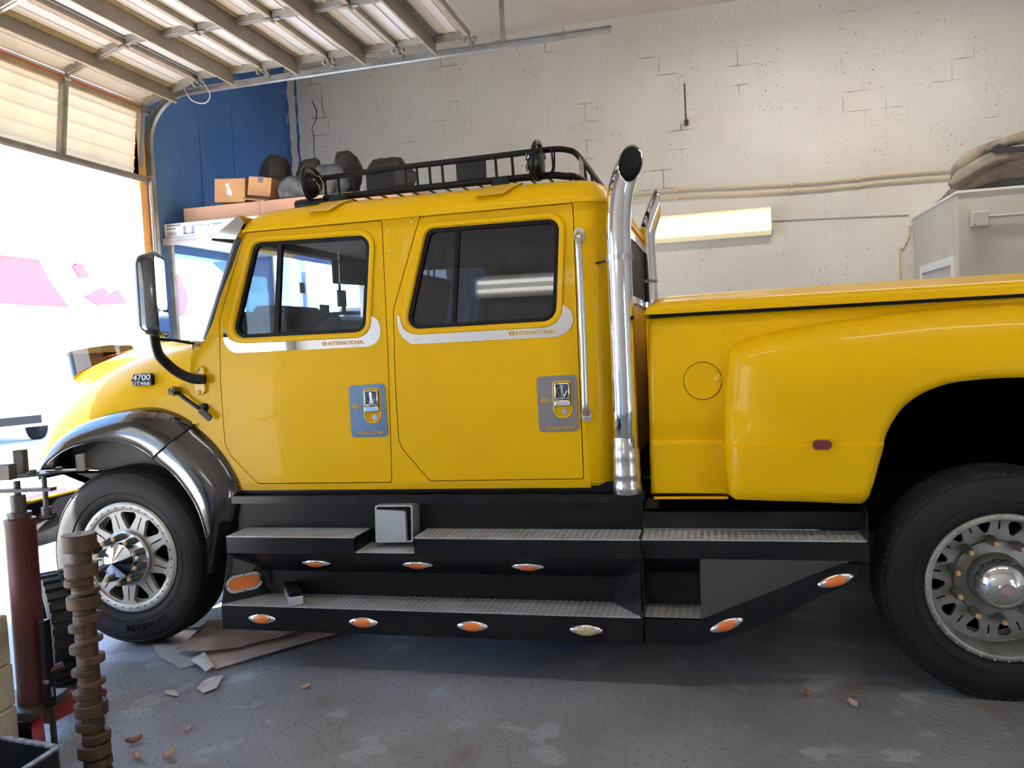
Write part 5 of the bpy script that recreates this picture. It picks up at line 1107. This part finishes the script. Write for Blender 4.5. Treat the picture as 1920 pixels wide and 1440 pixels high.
# upper risers, slanted soffits, back panels
mb = MB()
for x0, x1 in ((X0, XP0), (XP1, X1)):
    mb.prism([(-0.20, 0.684), (-0.20, 0.60), (-0.196, 0.60), (-0.05, 0.47), (-0.045, 0.475), (-0.19, 0.605), (-0.19, 0.684)], x0, x1, 'x')
mb.prism([(-0.20, 0.610), (-0.20, 0.60), (-0.196, 0.60), (-0.05, 0.47), (-0.045, 0.475), (-0.19, 0.605)], XP0, XP1, 'x')
mb.box(XP0-0.004, XP0, -0.2, 0.0, 0.61, 0.688).box(XP1, XP1+0.004, -0.2, 0.0, 0.61, 0.688).box(X0, X0+0.004, -0.198, 0.0, 0.47, 0.688).box(X1-0.004, X1, -0.198, 0.0, 0.47, 0.70)
mb.build('step_panel', BKD, rb)
MB().box(-2.57, X1, 0.002, 0.02, 0.60, 0.87).build('back_panel', BKS, rb)
MB().box(-2.53, X1, -0.045, 0.02, 0.33, 0.48).build('back_panel', BKS, rb)
MB().box(-2.537, -0.372, -0.25, -0.244, 0.219, 0.3375).box(-2.537, -0.372, -0.25, 0.0, 0.215, 0.221).box(-2.54, -2.535, -0.248, 0.0, 0.217, 0.342).build('step_panel', BKD, rb)
def trip(pts, name='gusset_plate', th=0.004, material=BKD):
    a, b, c = [Vector(p) for p in pts[:3]]; n = (b-a).cross(c-a).normalized()*th; mb = MB()
    mb.ring_strip([[Vector(p) for p in pts], [Vector(p)+n for p in pts]]); return mb.build(name, material, rb)
trip([(-2.512, -0.198, 0.60), (-2.537, -0.25, 0.345), (-2.37, -0.045, 0.345), (-2.40, -0.10, 0.52)])
trip([(-0.374, -0.20, 0.60), (-0.376, -0.25, 0.345), (-0.53, -0.045, 0.345), (-0.50, -0.045, 0.46)], material=BK)
# rear extension
mb = MB(); mb.prism([(-0.20, 0.686), (-0.20, 0.603), (-0.196, 0.603), (-0.06, 0.50), (-0.05, 0.50), (-0.19, 0.61), (-0.19, 0.686)], X1+0.006, XR1-0.008, 'x')
mb.box(X1+0.004, XR1+0.03, -0.02, 0.02, 0.70, 0.788).box(X1+0.004, XR1+0.03, -0.02, 0.3, 0.782, 0.788).box(X1+0.005, -0.108, -0.05, 0.0, 0.32, 0.62)
mb.build('step_panel', BKD, rb)
MB().prism([(-0.205, 0.60), (-0.205, 0.715), (-0.20, 0.81), (-0.10, 0.845), (0.0, 0.84), (0.0, 0.60)], XR1, XR1+0.008, 'x').build('end_flange', BKD, rb)
MB().plate([(-0.366, 0.219), (-0.12, 0.222), (0.10, 0.300), (0.549, 0.535), (0.575, 0.600), (0.50, 0.602), (-0.105, 0.3437), (-0.366, 0.3437)], [], -0.25, -0.244).build('skirt_panel', BKD, rb)
trip([(-0.106, -0.203, 0.603), (0.53, -0.203, 0.604), (0.12, -0.247, 0.432), (-0.108, -0.252, 0.345)], 'side_plate', material=BK)
MB().box(-0.366, -0.36, -0.25, 0.0, 0.22, 0.66).build('divider_plate', BKD, rb)
MB().box(-2.53, 0.58, TW+0.02, TW+0.25, 0.22, 0.345).box(-2.53, 0.58, TW+0.0, TW+0.20, 0.60, 0.69).box(-2.53, 0.58, TW-0.02, TW+0.02, 0.22, 0.88).build('running_board_box', BKD, rb)  # plain far-side running board, added to block light leaking under the truck
# stainless fold-out box
bx = MB().plate(fillet([(-1.722, 0.640), (-1.520, 0.642), (-1.512, 0.832), (-1.716, 0.830)], 0.012), [fillet([(-1.714, 0.648), (-1.528, 0.65), (-1.522, 0.824), (-1.708, 0.822)], 0.01)], -0.10, 0.0).build('step_box', STS, rb)
MB().plate(fillet([(-1.713, 0.643), (-1.545, 0.648), (-1.545, 0.805), (-1.705, 0.812)], 0.012), [], -0.125, -0.10).build('box_lid', STS, rb, bevel=0.006)
MB().box(-1.71, -1.525, -0.09, -0.01, 0.65, 0.82).build('box_lining', SEAL, rb)
# marker lights
def marker(x, y, z, tilt=0.0, rot=0.0, lens=AMB, w=0.078, h=0.027):
    M = Matrix.Translation((x, y, z)) @ Matrix.Rotation(-rot, 4, 'Y') @ Matrix.Rotation(tilt, 4, 'X')
    def dome(a, b, d, n=5, base=0.0):
        mb = MB(); rings = []
        for i in range(n+1):
            t = pi/2*i/n; k = cos(t)
            rings.append([M @ Vector((a*max(k, 0.02)*cos(2*pi*j/28)*(1-0.25*abs(sin(2*pi*j/28))**2 if a > 0.06 else 1), -base-d*sin(t), b*max(k, 0.02)*sin(2*pi*j/28))) for j in range(28)])
        mb.ring_strip(rings); return mb
    o = dome(w, h, 0.014).build('side_marker_light', CH, truck, angle=70)
    dome(w*0.62, h*0.80, 0.010, base=0.008).build('lens', lens, o, angle=70)
    return o
for x, ln in ((-2.309, AMB), (-1.748, AMB), (-1.183, AMB), (-0.632, CLR)): marker(x, -0.251, 0.274, lens=ln)
for x in (-2.05, -1.492, -0.925): marker(x, -0.128, 0.534, tilt=radians(45), w=0.082)
marker(0.0, -0.252, 0.320, rot=0.38); marker(0.462, -0.252, 0.530, rot=0.30)
# oval turn lamp on the front gusset
gm = (Vector((-2.537, -0.25, 0.345))-Vector((-2.512, -0.198, 0.60))); g2 = (Vector((-2.37, -0.045, 0.345))-Vector((-2.537, -0.25, 0.345)))
gn = gm.cross(g2).normalized(); gn = gn if gn.y < 0 else -gn
gu = (g2-gn*g2.dot(gn)).normalized(); gv = gn.cross(gu); gv = gv if gv.z > 0 else -gv
gc = Vector((-2.4644, -0.1534, 0.4346))+gn*0.005
def gpl(poly, n0, n1, name, material, par, holes=()):
    mb = MB(); mb.plate(poly, holes, 0, 1)
    for v in mb.bm.verts: v.co = gc+gu*v.co.x+gv*v.co.z+gn*(n0 if v.co.y < 0.5 else n1)
    return mb.build(name, material, par)
ov = gpl(stadium(0, 0, 0.097, 0.046), 0.016, -0.006, 'turn_lamp', CH, truck, [stadium(0, 0, 0.083, 0.034)])
gpl(stadium(0, 0, 0.083, 0.0345), 0.012, 0.0, 'lens', AMB, ov)
for q in ((0, 0.040), (0, -0.040), (0.09, 0), (-0.09, 0)):
    c_ = gc+gu*q[0]+gv*q[1]; MB().cyl(c_+gn*0.012, c_+gn*0.019, 0.004, 8).build('bezel_screw', INKD, ov)

# ================================================================== THINGS ON AND AROUND THE TRUCK
br = thing('scrub_block', (-2.16, -0.13, 0.345), 'grey metal block with black pad lying on the lower running board', 'block')
Mb = Matrix.Translation((-2.175, -0.155, 0.3475)) @ Matrix.Rotation(radians(36), 4, 'Z')
MB().box(-0.035, 0.035, -0.11, 0.11, 0, 0.045, Mb).build('block_body', STS, br, bevel=0.003)
MB().box(-0.036, 0.034, -0.105, 0.105, 0.045, 0.072, Mb).build('black_pad', SEAL, br, bevel=0.01)

# transmission jack
JX, JY = -2.875, -1.13
jk = thing('transmission_jack', (JX, JY, 0), 'red hydraulic transmission jack with a steel saddle at the left edge', 'jack')
MB().lathe([(0.0, 0.20), (0.062, 0.20), (0.063, 0.24), (0.060, 0.26), (0.060, 0.965), (0.062, 0.97), (0.062, 0.985), (0.045, 0.99), (0.045, 1.0), (0.0, 1.0)], (JX, JY, 0), 'z', 32).build('cylinder_body', RJACK, jk)
MB().cyl((JX, JY, 1.0), (JX, JY, 1.085), 0.030, 20).cyl((JX, JY, 1.0), (JX, JY, 1.012), 0.048, 20).build('ram', OLDS, jk)
MB().cyl((JX, JY, 1.085), (JX, JY, 1.145), 0.014, 12).build('ram_tip', OLDS, jk)
vx = Vector((0.985, 0.17, 0))
def jbox(a0, a1, b0, b1, z0, z1, name, material, par=None, bevel=0.003, yaw=0.17, pos=None):
    M = Matrix.Translation(pos or (JX, JY, 0)) @ Matrix.Rotation(yaw, 4, 'Z'); return MB().box(a0, a1, b0, b1, z0, z1, M).build(name, material, par or jk, bevel=bevel)
jbox(-0.16, 0.16, -0.022, 0.022, 1.098, 1.112, 'saddle_bar', OLDS, bevel=0)
sp = MB(); Mj = Matrix.Translation((JX, JY, 0)) @ Matrix.Rotation(0.17, 4, 'Z')
sp.ring_strip([[Mj @ Vector((x, y, z)) for x, y in [(-0.2, -0.09), (-0.02, -0.10), (0.10, -0.07), (0.20, 0.05), (0.22, 0.10), (0.10, 0.10), (-0.2, 0.09)]] for z in (1.166, 1.174)]); sp.build('saddle_plate', OLDS, jk)
jbox(-0.03, 0.03, -0.10, -0.055, 1.16, 1.225, 'saddle_post', OLDS, yaw=0.1, pos=(JX+0.045, JY-0.02, 0.006))
jbox(-0.022, 0.022, -0.022, 0.022, 1.17, 1.27, 'saddle_post', OLDS, yaw=0.3, pos=(JX-0.03, JY+0.06, 0))
MB().box(0.12, 0.30, -0.015, 0.015, 1.176, 1.181, Matrix.Translation((JX, JY+0.03, 0.0)) @ Matrix.Rotation(0.12, 4, 'Z')).box(0.27, 0.275, -0.03, 0.03, 1.18, 1.245, Matrix.Translation((JX, JY+0.03, 0.0)) @ Matrix.Rotation(0.12, 4, 'Z')).box(0.27, 0.31, -0.03, -0.025, 1.18, 1.245, Matrix.Translation((JX, JY+0.03, 0.0)) @ Matrix.Rotation(0.12, 4, 'Z')).build('angle_arm', OLDS, jk)
for x, y in ((0.085, 0.0), (0.16, 0.06)):
    c_ = Vector((JX+x, JY+y, 1.174)); MB().cyl(c_, c_+Vector((0, 0, 0.006)), 0.024, 14).cyl(c_+Vector((0, 0, 0.006)), c_+Vector((0, 0, 0.018)), 0.014, 6).build('saddle_bolt', OLDS, jk)
kn = MB().cyl((JX+0.12, JY+0.02, 1.02), (JX+0.12, JY+0.02, 1.165), 0.011, 10).cyl((JX+0.12, JY+0.02, 0.995), (JX+0.12, JY+0.02, 1.03), 0.02, 12).build('tilt_screw', OLDS, jk)
MB().tube([(JX+0.088, JY+0.015, 0.992), (JX+0.105, JY+0.018, 0.986), (JX+0.135, JY+0.022, 0.988), (JX+0.158, JY+0.025, 0.996)], [0.009, 0.013, 0.013, 0.010], 10).build('tilt_knob', BKS, kn)
jbox(-0.17, 0.075, -0.12, 0.13, 0.165, 0.20, 'base_plate', OLDS)
jbox(-0.17, 0.07, -0.13, -0.12, 0.03, 0.165, 'base_skirt', BKD)
MB().box(0, 0.028, -0.02, 0.02, -0.01, 0.36, Matrix.Translation((JX+0.09, JY-0.02, 0.2))).build('pump_housing', BKD, jk, bevel=0.004)
MB().cyl((JX+0.085, JY-0.03, 0.33), (JX+0.145, JY+0.02, 0.355), 0.016, 12).build('pump_handle_socket', RJACK, jk)
MB().cyl((JX+0.11, JY-0.04, 0.30), (JX+0.11, JY-0.045, 0.31), 0.012, 10).cyl((JX+0.125, JY-0.03, 0.28), (JX+0.125, JY-0.03, 0.24), 0.006, 8).build('release_valve', CHD, jk)
for ang, ln in ((1.62, 0.42), (2.75, 0.42), (-0.75, 0.30)):
    M = Matrix.Translation((JX, JY, 0)) @ Matrix.Rotation(ang, 4, 'Z')
    lg = MB(); lg.prism([(0.06, 0.07), (0.06, 0.16), (ln*0.55, 0.15), (ln, 0.075), (ln, 0.045), (ln*0.5, 0.06)], -0.022, 0.022)
    for v in lg.bm.verts: v.co = M @ v.co
    L = lg.build('leg', RJACKB if ang in (1.62, -0.75) else RJACK, jk, bevel=0.004)
    c_ = M @ Vector((ln-0.03, 0, 0.032)); t_ = M.to_3x3() @ Vector((0, 1, 0))
    MB().cyl(c_-t_*0.014, c_+t_*0.014, 0.032, 16).build('caster_wheel', BKS, L)
# black prop bar beside the jack
mb = MB(); mb.tube([(-2.73, -1.19, 0.20), (-2.56, -1.36, 0.015)], 0.012, 8); tag(mb.build('pry_bar', BKD), 'black steel bar leaning down from the red jack base', 'bar')

# camshaft-like shaft
cs = thing('camshaft', (-2.40, -1.345, 0), 'rusty brown camshaft standing upright with stacked eccentric lobes', 'camshaft')
ax0, ax1 = Vector((-2.394, -1.345, 0.0)), Vector((-2.408, -1.325, 0.97)); axd = (ax1-ax0).normalized(); random.seed(12)
core = MB().tube([ax0, ax0.lerp(ax1, 0.97)], 0.040, 20).build('shaft', RUST, cs)
z = 0.0; k = 0
lobes = []
while z < 0.90:
    h = random.choice((0.020, 0.026, 0.032, 0.048)); gap = random.choice((0.010, 0.016, 0.022)); lobes.append((z, h)); z += h+gap
lobes = [l for l in lobes if l[0]+l[1] < 0.885]+[(0.905, 0.065)]
for i, (z, h) in enumerate(lobes):
    top_ = i == len(lobes)-1
    a = random.uniform(0, 6.28); a = (0.5 if i % 2 else 3.6)+random.uniform(-0.7, 0.7); off = 0.0 if top_ or h > 0.045 else random.uniform(0.009, 0.016); r_ = 0.062 if top_ else (0.060 if h > 0.045 else random.uniform(0.048, 0.054))
    c0 = ax0+axd*z+Vector((cos(a), sin(a), 0))*off; c1 = c0+axd*h; e_ = axd*0.003
    MB().tube([c0, c0+e_, c1-e_, c1], [r_-0.003, r_, r_, r_-0.003], 28).build('cam_lobe', RUST, cs, angle=30)
MB().cyl(ax1+axd*0.0, ax1+axd*0.002, 0.008, 10).build('centre_hole', INKD, cs)

# small tyre standing behind the jack
tc = Vector((-3.28, -0.52, 0.292))
MT_ = Matrix.Translation(tc) @ Matrix.Rotation(radians(-38), 4, 'Z')
mb = MB(); mb.lathe([(0.16, -0.07), (0.18, -0.085), (0.23, -0.09), (0.265, -0.075), (0.275, -0.04), (0.275, 0.04), (0.265, 0.075), (0.23, 0.09), (0.18, 0.085), (0.16, 0.07)], (0, 0, 0), 'y', 48, closed=True)
for i in range(30):
    a = 2*pi*i/30
    for s, o_ in ((-1, 0), (1, 0.5)):
        M = Matrix.Rotation(-(a+o_*2*pi/30), 4, 'Y'); mb.box(0.268, 0.290, min(s*0.005, s*0.085), max(s*0.005, s*0.085), -0.017, 0.017, M)
for v in mb.bm.verts: v.co = MT_ @ v.co
tag(mb.build('knobby_tyre', RUB, angle=40), 'small black tyre with chunky tread standing behind the red jack', 'tyre')
# timber blocks at the left edge
def block(label, c, s, rot, z0):
    M = Matrix.Translation((c[0], c[1], z0)) @ Matrix.Rotation(rot, 4, 'Z')
    o = MB().box(-s[0], s[0], -s[1], s[1], 0, s[2], M).build('timber_block', STUMP, bevel=0.008); return tag(o, label, 'timber block', 'timber blocks by the jack')
block('cream timber block at the bottom of the stack beside the jack', (-2.955, -1.425), (0.17, 0.12, 0.26), 0.06, 0.0)
block('cream timber block in the middle of the stack beside the jack', (-2.96, -1.425), (0.17, 0.12, 0.17), 0.09, 0.262)
block('cream timber block on top of the stack beside the jack', (-2.965, -1.425), (0.17, 0.12, 0.20), 0.04, 0.434)
# steel tray, bottom left
trp = [(-3.1, -1.60), (-2.20, -1.715), (-2.19, -1.73), (-2.175, -2.3), (-3.1, -2.3)]
tp = fillet(trp, [0, 0.04, 0.03, 0, 0]); ti = grow(tp, -0.012)
mb = MB(); mb.plate(tp, [ti], 0.06, 0.335, axis='z'); tray = mb.build('steel_tray', BKD)
tag(tray, 'black steel tray with worn rim at the bottom left corner', 'tray')
MB().plate(grow(tp, 0.004), [grow(ti, -0.004)], 0.335, 0.343, axis='z').build('worn_rim', mat('worn_steel_edge', (0.26, 0.25, 0.24), 0.5, 0.5, noise=(30, (0.05, 0.045, 0.04), 0.9, 0.4, 0.6)), tray)
MB().plate(ti, [], 0.06, 0.075, axis='z').build('tray_floor', OLDS, tray)
MB().box(-2.75, -2.33, -2.02, -1.98, 0.075, 0.27).box(-3.0, -2.4, -1.83, -1.82, 0.075, 0.25).build('tray_rib', OLDS, tray)
for x, y in ((-3.05, -1.68), (-2.24, -1.78), (-3.05, -2.25), (-2.23, -2.25)): MB().box(x-0.02, x+0.02, y-0.02, y+0.02, 0, 0.06).build('tray_foot', BKD, tray)

# floor litter
def sheet(name, label, cat, pts, material, z=0.004, amp=0.006, seed=1, group=None, step=0.05):
    random.seed(seed); a, b, c, d = [random.uniform(0, 6) for _ in range(4)]
    f = lambda x, y: amp*(0.5+0.5*sin(9*x+a)*cos(11*y+b))+amp*0.5*(sin(23*x+17*y+c)+1)*0.5
    o = MB().plate(pts, [], z+0.003, z, fn=f, step=step, fb=f, axis='z').build(name, material, angle=50); return tag(o, label, cat, group)
def corr(name):
    m = mat(name, (0.40, 0.38, 0.355), 0.9); t = m.node_tree; wv = t.nodes.new('ShaderNodeTexWave'); wv.inputs['Scale'].default_value = 9; tc = t.nodes.new('ShaderNodeTexCoord')
    mp_ = t.nodes.new('ShaderNodeMapping'); mp_.inputs['Rotation'].default_value = (0, 0, 0.75); t.links.new(tc.outputs['Object'], mp_.inputs[0]); t.links.new(mp_.outputs[0], wv.inputs[0])
    bp = t.nodes.new('ShaderNodeBump'); bp.inputs['Distance'].default_value = 0.006; t.links.new(wv.outputs[1], bp.inputs['Height']); t.links.new(bp.outputs[0], t.nodes['Principled BSDF'].inputs['Normal'])
    rp = t.nodes.new('ShaderNodeMix'); rp.data_type = 'RGBA'; rp.inputs[6].default_value = (0.22, 0.20, 0.18, 1); rp.inputs[7].default_value = (0.44, 0.42, 0.40, 1); t.links.new(wv.outputs[1], rp.inputs[0]); t.links.new(rp.outputs[2], t.nodes['Principled BSDF'].inputs['Base Color'])
    return m
CORR = corr('corrugated_inner_card')
sheet('corrugated_sheet', 'grey corrugated cardboard sheet flat beside the front tyre', 'cardboard', [(-3.20, 0.03), (-2.95, 0.06), (-2.785, -0.118), (-2.713, -0.206), (-2.780, -0.286), (-3.0, -0.16)], CORR, 0.002, 0.003, 1)
sheet('corrugated_sheet', 'grey corrugated strip on the floor behind the front tyre', 'cardboard', [(-3.176, 0.285), (-3.212, 0.492), (-3.3, 0.95), (-3.0, 0.75), (-2.90, 0.35)], CORR, 0.002, 0.004, 2)
sheet('cardboard_sheet', 'long pale brown cardboard sheet under the running board', 'cardboard', [(-2.783, -0.104), (-2.641, 0.041), (-2.401, 0.36), (-2.15, 0.50), (-2.05, 0.42), (-2.356, 0.014), (-2.568, -0.292), (-2.708, -0.205)], FCARD, 0.010, 0.006, 3)
sheet('cardboard_sheet', 'crumpled dark brown cardboard lying over the paler sheet', 'cardboard', [(-2.919, -0.134), (-2.939, -0.021), (-3.02, 0.319), (-2.7, 0.42), (-2.30, 0.42), (-2.42, 0.13), (-2.60, -0.05), (-2.72, -0.14), (-2.83, -0.15)], CARDF, 0.024, 0.024, 4)
sheet('cardboard_scrap', 'torn whitish end of cardboard in front of the pale sheet', 'cardboard', [(-2.756, -0.237), (-2.729, -0.150), (-2.60, -0.27), (-2.576, -0.29), (-2.574, -0.368), (-2.66, -0.30)], CARDW, 0.022, 0.014, 5, step=0.03)
sheet('cardboard_scrap', 'loose hexagonal cardboard scrap alone on the grey floor', 'cardboard', [(-2.525, -0.515), (-2.545, -0.44), (-2.533, -0.387), (-2.481, -0.357), (-2.423, -0.502), (-2.461, -0.558)], CARDW, 0.003, 0.008, 6, step=0.03)
sheet('paper_scrap', 'small pale paper scrap left of the hexagonal cardboard scrap', 'paper', [(-2.665, -0.56), (-2.63, -0.545), (-2.575, -0.585), (-2.58, -0.60), (-2.65, -0.59)], CARDW, 0.002, 0.008, 7, step=0.02)
def leaf(x, y, label, s=0.03, seed=1, material=LEAF):
    random.seed(seed); r_ = random.uniform(0, 6.28); mb = MB(); g = []
    for i in range(7):
        t = i/6; w = s*0.55*sin(pi*min(1, t*1.02+0.02))**0.8; row = []
        for k in range(5):
            q = (k-2)/2; px, py = (t-0.5)*2*s, q*w
            row.append((x+px*cos(r_)-py*sin(r_), y+px*sin(r_)+py*cos(r_), 0.003+s*0.55*abs(q)**1.5+s*0.4*(2*t-1)**2))
        g.append(row)
    mb.ring_strip(g, False, False)
    mb.tube([(x+s*0.9*cos(r_), y+s*0.9*sin(r_), 0.012), (x+s*1.9*cos(r_), y+s*1.9*sin(r_), 0.004)], 0.0015, 5)
    o = mb.build('dry_leaf', material); so = o.modifiers.new('t', 'SOLIDIFY'); so.thickness = 0.0012
    return tag(o, label, 'leaf', 'dry leaves on the floor')
PALE = mat('pale_dry_leaf', (0.50, 0.36, 0.27), 0.8)
leaf(-2.462, -1.044, 'curled brown leaf just right of the upright camshaft', 0.034, 1)
leaf(-2.35, -1.17, 'pale leaf with stalk at the foot of the camshaft', 0.03, 2, PALE)
leaf(-2.222, -1.137, 'broken pale leaf at the bottom edge right of the camshaft', 0.036, 3, PALE)
leaf(-2.296, -0.909, 'tiny pale leaf above the other leaves by the camshaft', 0.02, 4, PALE)
leaf(-1.986, -0.429, 'tan leaf in front of the lower running board', 0.025, 5, PALE)
leaf(0.337, -0.213, 'brown leaf in front of the rear tyre', 0.028, 6)
leaf(0.512, -0.298, 'tan leaf nearest the rear tyre', 0.03, 7, PALE)
leaf(0.057, 0.584, 'small dim leaf in the shadow under the truck bed', 0.022, 8, PALE)
